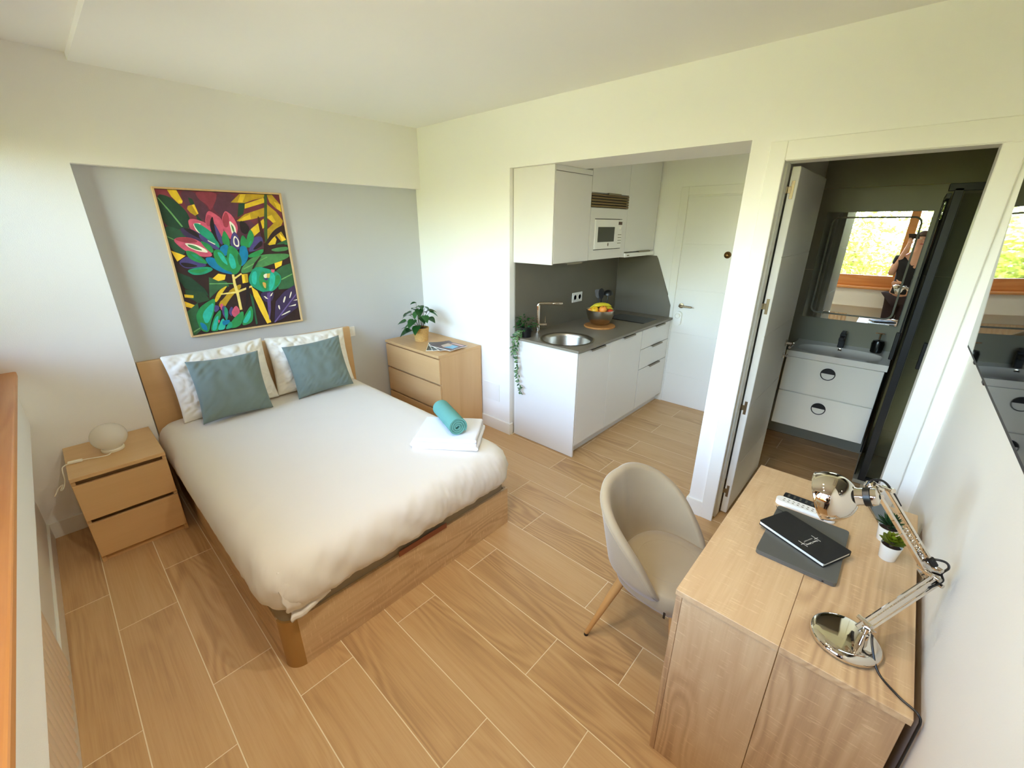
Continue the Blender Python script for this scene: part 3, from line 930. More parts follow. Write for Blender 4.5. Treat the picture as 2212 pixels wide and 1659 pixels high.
PAINT = """50,30,28|0|0,0 1000,0 1000,1000 0,1000
112,46,60|0|0,0 1000,0 1000,239 773,363 339,357 106,257 6,237 0,35
90,50,66|1|177,0 286,0 329,75 368,115 329,200 239,173 186,79
90,50,66|1|464,1 583,3 619,72 576,175 455,169 393,114 437,57
140,56,70|1|282,0 460,0 437,57 395,107 373,129 359,87 302,55
140,56,70|0|0,0 89,0 118,49 60,44 0,34
90,50,66|0|556,182 698,195 788,301 763,410 626,423 556,330
30,66,45|1|0,28 77,37 139,81 187,133 203,187 179,250 106,257 49,243 0,217
110,168,98|0|2,50 12,53 77,142 135,236 123,238 65,146
42,84,58|1|0,227 72,243 134,271 138,326 94,432 20,402 0,352
110,168,98|0|0,296 3,305 40,324 45,319
226,190,42|0|86,0 153,0 179,69 170,84 145,87 105,43
250,206,52|0|143,69 178,66 172,80
30,66,45|0|225,43 255,53 263,89 230,88
30,66,45|0|257,152 297,204 260,200 253,180
188,152,30|0|208,99 258,87 276,148 246,163 215,143 197,119
250,206,52|0|241,92 260,87 276,148 264,153
188,152,30|0|554,66 644,4 871,0 851,24 753,43 674,67
226,190,42|0|652,7 698,4 657,63 612,64
226,190,42|0|672,74 853,24 858,58 664,107
188,152,30|0|571,195 655,146 849,94 835,157 701,184 597,199
226,190,42|0|590,189 701,143 702,180 606,199
188,152,30|0|886,3 935,0 1000,70 1000,126 950,100 901,56
226,190,42|0|942,47 1000,70 1000,126 960,100
188,152,30|0|871,68 945,123 999,192 951,259 898,201 846,171
226,190,42|0|850,163 900,147 928,200 897,208
226,190,42|0|679,255 816,177 817,236 695,309
188,152,30|0|828,259 918,200 1000,338 956,362 906,302 829,376 804,368
250,206,52|0|940,286 1000,338 956,362
226,190,42|0|824,348 886,302 904,333 880,373 820,376
62,86,40|0|864,0 889,0 816,333 794,368 784,332
30,66,45|0|619,72 676,66 642,144 584,171
70,28,24|1|759,168 778,155 797,301 787,367 759,301
50,30,28|1|776,371 885,263 1000,217 999,255 884,310 799,379
40,140,75|0|902,365 1000,339 1000,375
50,30,28|1|753,410 830,372 1000,363 997,452 871,459 789,447
78,138,80|1|822,412 885,397 1000,389 1000,420 878,430
78,138,80|1|512,578 529,536 614,473 736,443 1000,444 997,477 838,518 703,545 560,581
110,168,98|0|541,544 780,462 784,468 544,552
52,100,62|0|834,582 904,545 1000,523 1000,710 938,729 833,728 838,657
110,168,98|0|876,646 1000,607 1000,615 880,655
250,206,52|0|840,517 922,500 905,537 839,561
52,100,62|0|951,350 1000,336 1000,367 890,373
30,66,45|0|0,539 97,584 181,671 201,726 29,657 0,593
52,100,62|0|236,591 373,633 387,669 288,690 200,746
40,72,44|0|27,665 167,693 201,758 96,772 84,756 22,713
110,168,98|0|229,635 424,647 422,654 227,642
250,206,52|0|263,602 319,569 379,582 361,617 305,624
250,206,52|0|515,586 570,587 561,650 508,655
188,152,30|0|539,592 570,587 561,650 535,647
226,190,42|0|11,699 81,711 75,731 10,721
250,206,52|0|0,748 76,786 79,815 0,788
226,190,42|1|233,764 287,694 381,656 318,712 270,763 243,781
188,152,30|1|247,812 334,721 492,651 485,692 424,720 344,785 307,826
50,30,28|1|262,774 368,692 422,656 383,701 294,773
52,100,62|0|0,824 97,768 89,959 23,1000 0,1000
110,168,98|0|7,973 65,952 65,960 6,985
240,215,120|0|431,582 451,583 449,650 457,730 455,856 432,858 432,736 424,656
240,215,120|0|297,717 426,712 585,676 588,689 441,726 301,726
240,215,120|0|441,608 515,575 518,586 449,620
250,206,52|0|0,394 98,432 25,469
76,66,122|1|27,474 105,433 180,456 254,504 179,521 66,520
36,26,28|1|37,476 108,482 186,509 75,516
206,88,112|1|184,186 236,183 311,207 362,253 306,288 241,288 197,271 179,236
206,88,112|1|361,126 394,141 456,184 438,303 403,307 358,249 317,246 311,200 333,147
178,72,92|1|342,150 380,164 355,228 320,235 315,200
206,88,112|1|499,124 546,159 575,233 550,289 492,337 455,289 443,234 451,177 478,137
160,58,72|1|496,127 516,168 489,241 454,241 451,184
245,236,212|1|507,187 553,232 543,300 510,300 505,241
78,138,80|1|515,212 535,241 534,282 520,271
62,46,82|1|103,242 187,248 279,299 316,346 286,367 197,330 122,298
36,26,28|1|126,242 194,252 274,322 233,317 157,272
245,236,212|1|211,211 281,213 253,227 237,257 253,288 222,262
30,150,112|1|213,212 260,214 344,271 390,376 364,391 296,328 243,278
76,66,122|1|242,281 298,321 392,402 361,405 286,367 235,309
245,236,212|0|296,328 352,357 345,362 298,336
36,26,28|1|381,161 379,206 378,289 401,366 362,332 337,242 355,189
76,66,122|1|379,206 400,256 421,322 408,373 379,332 375,256
206,88,112|1|33,323 78,305 163,307 232,334 285,386 312,443 232,446 141,421 74,376
160,58,72|1|41,320 85,305 171,309 230,343 121,345
245,236,212|1|108,343 191,354 265,391 281,418 209,407 136,377
78,138,80|1|127,353 188,364 245,401 196,396 145,374
36,26,28|1|594,191 641,202 675,248 630,297 586,274
76,66,122|1|629,404 668,322 749,303 776,324 753,375 685,413 624,423
36,26,28|1|653,408 760,331 760,373 696,405
40,140,75|1|448,252 479,322 468,378 422,370 410,322
40,140,75|1|595,282 637,354 603,411 551,372
40,140,75|1|675,246 700,301 679,348 621,403 618,331
30,150,112|1|631,361 671,331 633,392
40,140,75|1|230,327 305,357 328,401 305,423 264,385
76,66,122|1|533,263 563,315 553,394 510,409 471,370 492,307
245,236,212|1|528,297 556,330 548,378 525,384 499,360 509,319
76,66,122|1|530,309 546,334 541,371 515,367 516,330
0,122,165|1|236,449 315,449 401,538 452,587 339,560 261,511
0,122,165|1|545,375 605,375 617,438 584,495 512,539
0,122,165|1|385,373 451,357 458,419 401,451 372,417
40,140,75|1|316,401 381,393 425,478 439,567 377,547 318,490
42,182,158|1|344,410 391,423 424,520 375,486
40,140,75|1|467,363 523,398 547,482 514,553 456,591 417,557 411,470 438,403
42,182,158|1|452,419 483,451 486,534 440,546 428,478
28,98,52|1|525,420 545,482 517,528 506,481
40,140,75|1|103,391 176,411 237,463 256,498 173,482 113,448
30,150,112|1|127,411 186,434 232,479 178,463
30,150,112|1|72,533 164,515 264,515 290,540 199,570 117,569
40,140,75|1|78,535 177,529 261,529 168,562
40,140,75|1|608,442 764,396 752,432 683,462 605,465
50,30,28|0|718,455 722,461 634,549 616,552 648,509
30,150,112|1|566,618 621,554 678,533 787,563 875,600 879,661 804,725 715,752 640,721 572,675
42,182,158|1|606,579 661,564 627,681 589,660
40,140,75|1|716,564 749,619 722,737 667,697 654,630
42,182,158|1|786,570 829,623 774,723 730,737
40,140,75|1|829,606 872,617 855,674 795,713
245,236,212|1|710,600 756,590 743,628 713,627
215,190,90|0|746,594 779,594 763,629 738,626
76,66,122|0|703,628 754,631 728,650
215,170,80|1|687,656 724,666 708,715 689,689
206,88,112|0|793,562 831,567 816,591 793,584
40,90,60|0|552,733 574,763 566,982 548,991
36,26,28|0|541,654 567,655 533,784 483,856
250,206,52|0|578,686 624,724 656,811 697,988 655,995 615,883 582,764
62,46,82|1|639,735 790,733 751,819 669,821
96,74,130|0|711,749 746,741 718,885 682,981 688,882
245,236,212|0|673,769 690,772 713,797 691,791
245,236,212|0|732,777 749,758 771,746 751,773
62,46,82|0|727,994 779,822 880,751 1000,702 1000,890 905,934 810,975
112,92,150|0|725,991 737,995 1000,788 1000,775
245,236,212|1|850,832 877,787 892,792 860,844
245,236,212|1|919,807 952,752 960,760 932,807
245,236,212|1|794,857 811,855 809,898 796,885
245,236,212|0|894,877 982,863 974,877
245,236,212|1|805,941 905,910 912,921 817,945
245,236,212|0|957,832 1000,823 1000,833
40,140,75|1|50,868 101,803 183,764 246,744 221,830 161,927 125,1000 67,976
42,182,158|1|108,847 227,767 209,837 144,925 112,922
0,122,165|1|73,906 122,937 119,990 78,962
76,66,122|1|225,795 263,808 255,837 209,856
206,88,112|1|275,794 302,793 278,851 267,826
76,66,122|1|278,819 312,806 329,864 305,923 274,887
30,150,112|1|302,809 331,840 304,927 284,916
76,66,122|1|325,864 363,819 377,836 351,907
206,88,112|1|350,866 407,811 433,866 395,913 361,904
40,140,75|1|136,993 191,891 268,830 260,882 222,934 215,997
42,182,158|1|152,983 200,899 242,872 217,934 189,991
42,182,158|1|194,992 264,898 285,926 268,992
0,122,165|1|256,922 329,921 312,952 255,962
40,140,75|1|291,981 358,916 458,859 456,911 413,975 348,994
30,150,112|1|261,992 325,929 341,964 321,990
40,140,75|1|411,987 460,902 543,823 549,886 520,969
42,182,158|1|427,957 472,911 527,858 519,916 467,970
206,88,112|1|223,910 244,916 224,942"""
def chaikin(P, it=2):
    for _ in range(it):
        Q = []
        for a, b in zip(P, P[1:]+P[:1]):
            Q.append((a[0]*.78+b[0]*.22, a[1]*.78+b[1]*.22)); Q.append((a[0]*.22+b[0]*.78, a[1]*.22+b[1]*.78))
        P = Q
    return P
def paint_material():
    m, n, l, b = new_mat('paint_print')
    at = n.new('ShaderNodeAttribute'); at.attribute_name = 'ink'
    tc = n.new('ShaderNodeTexCoord'); t = n.new('ShaderNodeTexNoise'); t.inputs['Scale'].default_value = 26.0; t.inputs['Detail'].default_value = 5.0
    l.new(tc.outputs['Object'], t.inputs['Vector'])
    mr = n.new('ShaderNodeMapRange'); l.new(t.outputs['Fac'], mr.inputs['Value'])
    mr.inputs['From Min'].default_value = 0.3; mr.inputs['From Max'].default_value = 0.7
    mr.inputs['To Min'].default_value = 0.95; mr.inputs['To Max'].default_value = 1.30
    vm = n.new('ShaderNodeVectorMath'); vm.operation = 'SCALE'
    l.new(at.outputs['Color'], vm.inputs[0]); l.new(mr.outputs[0], vm.inputs['Scale'])
    l.new(vm.outputs[0], b.inputs['Base Color']); b.inputs['Roughness'].default_value = 0.6
paint_material()
bm = bmesh.new()
lay = bm.loops.layers.float_color.new('ink')
iy0, iy1, iz0, iz1 = PY0+FW+0.003, PY1-FW-0.003, PZ0+FW+0.003, PZ1-FW-0.003
for k, line in enumerate(PAINT.strip().split('\n')):
    cs, sm, pts = line.split('|')
    c = lin([int(v) for v in cs.split(',')])
    P = [tuple(int(v)/1000 for v in q.split(',')) for q in pts.split()]
    if sm == '1': P = chaikin(P)
    x = -0.0545+k*0.00004
    vs = [bm.verts.new((x, iy0+(iy1-iy0)*a, iz1-(iz1-iz0)*b)) for a, b in P]
    try:
        f = bm.faces.new(vs)
    except ValueError:
        continue
    for lp_ in f.loops: lp_[lay] = c
for f in bm.faces:
    f.normal_update()
    if f.normal.x < 0: f.normal_flip()
bmesh.ops.translate(bm, vec=-pa.location, verts=bm.verts)
me = bpy.data.meshes.new('canvas'); bm.to_mesh(me); bm.free(); me.materials.append(MATS['paint_print'])
cv = obj('canvas', me, None, pa); cv['kind'] = 'stuff'

# ================================================================== SMALL WALL FITTINGS
sp_ = thing('light_switch', 'white double light switch on grey wall beside the headboard', 'switch', (-0.071, 2.225, 0.86))
obj('plate', nbox((-0.071, 2.186, 0.865), (-0.062, 2.264, 0.950), 0.002, 1), 'white_plastic', sp_)
obj('rocker', nbox((-0.064, 2.203, 0.884), (-0.057, 2.247, 0.931), 0.002, 1), 'white_trim', sp_)
single('cover_plate', nbox((0.782, D-0.006, 0.285), (0.978, D, 0.452), 0.003, 2), 'white_plastic', 'blank square white cover plate low on wall beside dresser', 'wall plate', (0.88, D, 0.285))

# ================================================================== PLANTS
def leaf_mesh(name, L, W, fold=0.25, curl=0.25, n=8, heart=0.0, material='leaf_deep', border=None):
    """a leaf along +x from the stalk at the origin, upper face +z"""
    bm = bmesh.new()
    rows = []
    for i in range(n+1):
        t = i/n
        w = W/2*(math.sin(PI*min(1, t**(0.75-0.25*heart))))**0.9 if 0 < t < 1 else 0.0
        if heart and i == 0: w = W*0.10
        x = L*t-heart*0.10*L*math.sin(PI*t)*0
        z = -curl*L*t*t
        r = []
        for s in (-1, -0.55, 0, 0.55, 1):
            r.append(bm.verts.new((x-(heart*0.16*L*abs(s)*(1-t)**3), s*w, z+abs(s)*w*fold)))
        rows.append(r)
    for a, b in zip(rows, rows[1:]):
        for k in range(4):
            f = bm.faces.new((a[k], b[k], b[k+1], a[k+1]))
            if border and k in (0, 3): f.material_index = 1
    bmesh.ops.remove_doubles(bm, verts=bm.verts, dist=1e-5)
    finish(bm)
    me = bpy.data.meshes.new(name); bm.to_mesh(me); bm.free(); me.shade_smooth()
    me.materials.append(MATS[material])
    if border: me.materials.append(MATS[border])
    return me

def put_leaf(me, parent, p, direction, up=(0, 0, 1), scale=1.0, name='leaf'):
    """p in the parent's frame"""
    x = Vector(direction).normalized(); u = Vector(up)
    y = u.cross(x)
    if y.length < 1e-4: y = Vector((0, 1, 0)).cross(x)
    y.normalize(); z = x.cross(y)
    o = bpy.data.objects.new(name, me); COL.objects.link(o); o.parent = parent
    o.location = p
    o.rotation_euler = Matrix((x, y, z)).transposed().to_euler()
    o.scale = (scale,)*3
    return o

# potted plant in a woven basket on the dresser
POT = Vector((0.232, 2.757, 0.780))
pp = thing('potted_plant', 'green leafy plant in a woven basket pot on the dresser', 'plant', POT)
bm = bmesh.new()
prof = []
for k in range(40):
    t = k/39
    prof.append((0.058+0.016*t+0.0014*math.sin(t*2*PI*14), 0.125*t))
prof += [(0.066, 0.125), (0.060, 0.110), (0.056, 0.09)]
rings = []
seg = 56
for j, (r, z) in enumerate(prof):
    ring = []
    for k in range(seg):
        rr = r+(0.0016 if (k+int(z/0.0089)) % 2 else -0.0008)*(1 if j < 40 else 0)
        a = 2*PI*k/seg
        ring.append(bm.verts.new((POT.x+rr*math.cos(a), POT.y+rr*math.sin(a), POT.z+z)))
    rings.append(ring)
for a, b in zip(rings, rings[1:]):
    for k in range(seg): bm.faces.new((a[k], a[(k+1) % seg], b[(k+1) % seg], b[k]))
bm.faces.new(rings[0][::-1])
obj('basket', bm, 'basket', pp, smooth=True, angle=60)
obj('soil', lathe(bmesh.new(), [(0.002, 0.112), (0.062, 0.110), (0.058, 0.100), (0.002, 0.100)], POT, 24), 'terracotta_soil', pp)
lm = leaf_mesh('leaf', 0.085, 0.074, 0.18, 0.30, 9, heart=1.0)
rr = random.Random(5)
# (direction in plan deg, reach, height, size)
LV = [(200, .10, .20, 1.0), (185, .13, .17, 1.1), (215, .14, .13, .95), (240, .08, .22, 1.1), (265, .09, .12, 1.15), (285, .10, .16, 1.15), (300, .07, .10, 1.2), (250, .11, .06, 1.2), (280, .12, .07, 1.1), (225, .10, .08, 1.0),
      (330, .10, .19, 1.0), (350, .12, .20, .95), (10, .13, .18, 1.0), (30, .10, .22, .95), (320, .06, .25, 1.05), (60, .08, .23, .95), (90, .09, .22, .9), (130, .10, .20, .95), (155, .09, .23, .95), (340, .04, .28, .8), (200, .03, .30, .7), (20, .07, .27, .75), (180, .05, .25, 1.0), (300, .04, .23, 1.1)]
for k, (a, rch, hh, s) in enumerate(LV):
    a = math.radians(a+rr.uniform(-8, 8))
    base = Vector((0.018*math.cos(a), 0.018*math.sin(a), 0.11))
    tip = Vector((rch*math.cos(a), rch*math.sin(a), hh+0.05))
    mid = (base+tip)/2+Vector((0, 0, 0.03))
    obj('stem', ntube(smooth_path([base, mid, tip], 4), 0.0014, 6), 'stem_brown', pp, smooth=True, local=True)
    put_leaf(lm, pp, tip, (math.cos(a), math.sin(a), -0.25+rr.uniform(-.25, .25)), (rr.uniform(-.3, .3), rr.uniform(-.3, .3), 1), s)

# magazines on the dresser
def magazine(label, cx, cy, rz, z, cover, blocks, w=0.275, d=0.205):
    o = thing('magazine', label, 'magazine', (cx, cy, z), rz, 'magazines on the dresser')
    obj('pages', nbox((-w/2, -d/2, 0.0), (w/2, d/2, 0.0042), 0.0006, 1), 'paper', o, local=True)
    nm = 'cover_%d' % len(MATS)
    mat(nm, cover, 0.25)
    obj('cover', nbox((-w/2+0.002, -d/2+0.003, 0.0042), (w/2-0.001, d/2-0.001, 0.0047)), nm, o, local=True)
    for k, (c, poly) in enumerate(blocks):
        nm = 'ink_%d' % len(MATS)
        mat(nm, c, 0.25)
        obj('print', prism(bmesh.new(), [(a*w, b*d) for a, b in poly], 0.0047, 0.0048+0.0001*k), nm, o, local=True)
R4 = lambda x0, x1, y0, y1: [(x0, y0), (x1, y0), (x1, y1), (x0, y1)]
magazine('dark green magazine at the bottom of the fan on the dresser', 0.520, 2.735, math.radians(-42), 0.7805, (58, 74, 62), [((190, 200, 180), R4(-.40, .40, .28, .42)), ((30, 40, 34), R4(-.35, .30, -.4, .1))])
magazine('grey-green magazine with pale title, second in the fan', 0.545, 2.748, math.radians(-30), 0.7855, (72, 84, 74), [((200, 204, 190), R4(-.42, .42, .30, .43)), ((44, 50, 46), R4(-.30, .40, -.42, .05))])
magazine('dark brown magazine with white page edge, third in the fan', 0.572, 2.757, math.radians(-16), 0.7905, (62, 44, 44), [((120, 104, 96), R4(-.40, .30, .10, .40))])
magazine('maroon magazine showing a building under blue sky, topmost in the fan', 0.612, 2.762, math.radians(4), 0.7955, (86, 52, 52), [((112, 180, 214), [(.02, -.30), (.40, -.25), (.36, .16), (.08, .18)]), ((196, 176, 158), [(-.30, -.10), (.02, -.30), (.12, -.02), (.05, .22), (-.20, .26)]), ((60, 40, 40), R4(-.42, -.20, -.40, .30)), ((214, 170, 160), R4(-.10, .42, .30, .42))])

# ================================================================== KITCHEN
KX = 1.764
KY = [3.088, 3.549, 4.122, 4.742]
eu = thing('sink_cabinet', 'white sink base cabinet with end panel and one door under the worktop', 'cabinet', (1.44, 3.31, 0))
obj('end_panel', nbox((1.124, 3.066, 0.004), (KX, 3.084, 0.894), 0.001, 1), 'white_lacquer', eu)
obj('side', nbox((1.112, KY[1]-0.012, 0.10), (1.744, KY[1]-0.002, 0.70), 0), 'white_lacquer', eu)
obj('back', nbox((1.108, 3.084, 0.10), (1.118, KY[1]-0.012, 0.70)), 'white_lacquer', eu)
def kit_handle(parent, y0, y1, z, x=KX):
    bm = prism(bmesh.new(), [(x-0.012, z+0.003), (x+0.018, z+0.003), (x+0.018, z-0.010), (x+0.0155, z-0.010), (x+0.0155, z), (x-0.012, z)], y0, y1, 'xz')
    obj('handle', bm, 'handle_metal', parent)
def kit_front(cab, name, y0, y1, z0, z1, hy=None, hz=None, x=KX):
    dr = obj(name, nbox((x-0.019, y0+0.0015, z0), (x, y1-0.0015, z1), 0.0012, 1), 'white_lacquer', cab)
    if hy: kit_handle(dr, hy[0], hy[1], hz, x)
kit_front(eu, 'door', KY[0], KY[1], 0.10, 0.884, (3.240, 3.447), 0.884)
obj('plinth', nbox((1.690, 3.084, 0.0), (1.705, KY[1], 0.098)), 'white_lacquer', eu)
fu = thing('dishwasher_cabinet', 'white base cabinet with one tall door in the middle of the worktop', 'cabinet', (1.44, 3.83, 0))
obj('body', nbox((1.112, KY[1]+0.002, 0.10), (1.744, KY[2]-0.002, 0.890)), 'white_lacquer', fu)
kit_front(fu, 'door', KY[1], KY[2], 0.095, 0.884, (3.752, 3.960), 0.884)
obj('plinth', nbox((1.690, KY[1], 0.0), (1.705, KY[2], 0.098)), 'white_lacquer', fu)
du = thing('drawer_cabinet', 'white base cabinet with three drawers beside the entrance door', 'cabinet', (1.44, 4.43, 0))
obj('body', nbox((1.112, KY[2]+0.002, 0.10), (1.744, KY[3]-0.002, 0.890)), 'white_lacquer', du)
kit_front(du, 'drawer', KY[2]+0.008, KY[3], 0.700, 0.884, (4.380, 4.584), 0.884)
kit_front(du, 'drawer', KY[2]+0.008, KY[3], 0.500, 0.694, (4.345, 4.570), 0.694)
kit_front(du, 'drawer', KY[2]+0.008, KY[3], 0.095, 0.494, (4.335, 4.565), 0.494)
obj('plinth', nbox((1.690, KY[2], 0.0), (1.705, KY[3], 0.098)), 'white_lacquer', du)

# worktop with a round hole for the sink
SX, SY, SR = 1.500, 3.290, 0.212
bm = bmesh.new()
Wx0, Wx1, Wy0, Wy1, Wz0, Wz1 = 1.109, 1.780, 3.050, 4.748, 0.895, 0.915
N = 96
def rect_hit(a):
    dx, dy = math.cos(a), math.sin(a)
    ts = []
    if dx > 1e-9: ts.append((Wx1-SX)/dx)
    if dx < -1e-9: ts.append((Wx0-SX)/dx)
    if dy > 1e-9: ts.append((Wy1-SY)/dy)
    if dy < -1e-9: ts.append((Wy0-SY)/dy)
    t = min(ts)
    return SX+dx*t, SY+dy*t
angs = sorted([2*PI*k/N for k in range(N)] + [math.atan2(y-SY, x-SX) % (2*PI) for x in (Wx0, Wx1) for y in (Wy0, Wy1)])
outer = [rect_hit(a) for a in angs]
inner = [(SX+SR*math.cos(a), SY+SR*math.sin(a)) for a in angs]
ov = [[bm.verts.new((x, y, z)) for x, y in outer] for z in (Wz0, Wz1)]
iv = [[bm.verts.new((x, y, z)) for x, y in inner] for z in (Wz0, Wz1)]
M_ = len(angs)
for i in range(M_):
    j = (i+1) % M_
    bm.faces.new((ov[1][i], ov[1][j], iv[1][j], iv[1][i])); bm.faces.new((ov[0][j], ov[0][i], iv[0][i], iv[0][j]))
    bm.faces.new((ov[0][i], ov[0][j], ov[1][j], ov[1][i])); bm.faces.new((iv[0][j], iv[0][i], iv[1][i], iv[1][j]))
single('worktop', bm, 'worktop_stone', 'thin grey stone worktop along the whole kitchen run', 'worktop', (1.44, 3.9, 0.895))
sk = single('sink', lathe(bmesh.new(), [(0.222, 0.9155), (0.224, 0.9185), (0.215, 0.9205), (0.203, 0.917), (0.197, 0.912), (0.192, 0.890), (0.185, 0.770), (0.172, 0.752), (0.030, 0.746), (0.028, 0.740), (0.004, 0.740), (0.004, 0.735), (0.180, 0.742), (0.195, 0.765), (0.204, 0.905)], (SX, SY, 0), 64, cap0=False, cap1=False), 'steel', 'round stainless steel sink set into the worktop', 'sink', (SX, SY, 0.735), smooth=True)
tp = thing('kitchen_tap', 'chrome kitchen tap with tall column and flat angled spout', 'tap', (1.185, 3.300, 0.915))
obj('column', lathe(bmesh.new(), [(0.026, 0.915), (0.026, 0.925), (0.0175, 0.928), (0.0175, 1.150), (0.016, 1.158)], (1.185, 3.300, 0), 24), 'chrome', tp, smooth=True)
bm = ntube(smooth_path([(1.185, 3.300, 1.145), (1.187, 3.302, 1.162), (1.197, 3.313, 1.169), (1.24, 3.360, 1.168), (1.27, 3.395, 1.167)], 5), 0.0125, 12)
obj('spout', bm, 'chrome', tp, smooth=True)
obj('spray_head', ntube([(1.268, 3.392, 1.167), (1.275, 3.40, 1.167), (1.320, 3.450, 1.165), (1.325, 3.456, 1.165)], [0.0125, 0.0155, 0.0155, 0.012], 14), 'chrome', tp, smooth=True)
bm = ntube([(1.190, 3.306, 0.985), (1.226, 3.346, 0.985)], [0.016, 0.016], 14)
tube(bm, [(1.226, 3.346, 0.985), (1.235, 3.356, 0.985)], [0.018, 0.018], 14)
obj('mixer', bm, 'chrome', tp, smooth=True)
obj('lever', ntube([(1.228, 3.348, 0.995), (1.205, 3.375, 1.05)], [0.004, 0.003], 8), 'chrome', tp, smooth=True)
hb = thing('hob', 'black glass electric hob set in the grey worktop', 'hob', (1.50, 4.41, 0.915))
obj('glass_plate', nbox((1.300, 4.262, 0.9152), (1.700, 4.548, 0.921), 0.0015, 1), 'hob_glass', hb)
bsp = single('backsplash', nbox((1.1055, 3.087, 0.9152), (1.113, 4.740, 1.520)), 'splash_stone', 'dark grey stone backsplash behind sink and hob', 'backsplash', (1.11, 3.9, 0.915))
single('backsplash', prism(bmesh.new(), [(1.1135, 0.9152), (1.742, 0.9152), (1.742, 1.035), (1.548, 1.482), (1.530, 1.508), (1.1135, 1.508)], 4.7425, 4.750+0.008, 'xz'), 'splash_stone', 'grey stone splash panel with sloping edge on the end wall', 'backsplash', (1.4, 4.75, 0.915))
so_ = thing('wall_socket', 'white double socket on the dark grey backsplash', 'socket', (1.113, 3.985, 1.09))
obj('plate', nbox((1.1132, 3.900, 1.092), (1.1205, 4.068, 1.184), 0.002, 1), 'white_plastic', so_)
for y in (3.945, 4.023):
    obj('insert', lathe(bmesh.new(), [(0.030, 0.0), (0.030, 0.0015), (0.023, 0.0018), (0.021, -0.004), (0.002, -0.004)], (1.1205, y, 1.138), 24, axis='x', cap1=False), 'white_trim', so_, smooth=True)

# wall cabinets
UX = 1.490
u1 = thing('wall_cabinet', 'white wall cabinet over the sink with a plain side', 'cabinet', (1.30, 3.31, 1.52))
obj('side', nbox((1.108, 3.067, 1.515), (UX-0.001, 3.083, 2.184), 0.001, 1), 'white_lacquer', u1)
obj('body', nbox((1.115, 3.085, 1.522), (UX-0.021, 3.547, 2.180)), 'white_lacquer', u1)
kit_front(u1, 'door', 3.084, 3.547, 1.522, 2.146, (3.242, 3.442), 1.5185, UX)
obj('filler', nbox((UX-0.019, 3.0855, 2.150), (UX, 3.5455, 2.184), 0.001, 1), 'white_lacquer', u1)
u2 = thing('microwave_cabinet', 'white wall cabinet holding the microwave under a bronze vent', 'cabinet', (1.30, 3.84, 1.52))
obj('body', nbox((1.115, 3.552, 1.522), (UX-0.021, 4.140, 1.60)), 'white_lacquer', u2)
obj('body', nbox((1.115, 3.552, 1.90), (UX-0.021, 4.140, 2.45)), 'white_lacquer', u2)
kit_front(u2, 'door', 3.549, 4.143, 2.036, 2.45, (3.776, 3.978), 2.034, UX)
obj('vent_back', nbox((UX-0.020, 3.552, 1.928), (UX-0.016, 4.140, 2.030)), 'black_plastic', u2)
for k in range(5):
    z = 1.938+k*0.0205
    obj('vent_slat', nbox((UX-0.016, 3.552, z-0.007), (UX+0.002, 4.150, z+0.0065), 0.002, 1), 'grille_bronze', u2)
mi = thing('microwave', 'white built-in microwave with dark square window', 'microwave', (1.45, 3.845, 1.525))
obj('surround', frame_bm('yz', (3.551, 4.141, 1.524, 1.924), (3.618, 4.060, 1.600, 1.844), UX-0.020, UX), 'white_lacquer', mi)
obj('cavity', nbox((1.13, 3.56, 1.602), (UX-0.022, 4.13, 1.898)), 'black_plastic', mi)
mf = obj('front', nbox((UX-0.012, 3.622, 1.606), (UX+0.007, 4.056, 1.838), 0.002, 1), 'white_plastic', mi)
obj('window', nbox((UX+0.0065, 3.664, 1.662), (UX+0.0085, 3.928, 1.780), 0.001, 1), 'micro_glass', mf)
obj('display', nbox((UX+0.0065, 3.990, 1.797), (UX+0.0085, 4.050, 1.822)), 'display_red', mf)
obj('knob', lathe(bmesh.new(), [(0.013, 0), (0.012, 0.012), (0.009, 0.014)], (UX+0.007, 4.022, 1.768), 20, axis='x'), 'white_trim', mf, smooth=True)
for k in range(4):
    obj('button', nbox((UX+0.0066, 3.992, 1.645+k*0.023), (UX+0.0082, 4.050, 1.650+k*0.023)), 'handle_metal', mf)
obj('emblem', lathe(bmesh.new(), [(0.010, 0), (0.010, 0.001)], (UX+0.007, 3.835, 1.640), 16, axis='x', sy=1.4), 'handle_metal', mf)
u3 = thing('wall_cabinet', 'white tall wall cabinet over the hob beside the end wall', 'cabinet', (1.30, 4.44, 1.56))
obj('body', nbox((1.115, 4.146, 1.562), (UX-0.021, 4.742, 2.45)), 'white_lacquer', u3)
kit_front(u3, 'door', 4.144, 4.742, 1.566, 2.45, (4.400, 4.640), 1.563, UX)
hd = thing('extractor_hood', 'slim white extractor hood under the cabinet over the hob', 'hood', (1.30, 4.44, 1.52))
obj('body', nbox((1.115, 4.146, 1.518), (UX+0.012, 4.742, 1.555), 0.003, 2), 'white_plastic', hd)
obj('logo', nbox((UX+0.0118, 4.180, 1.530), (UX+0.0128, 4.225, 1.539)), 'handle_metal', hd)

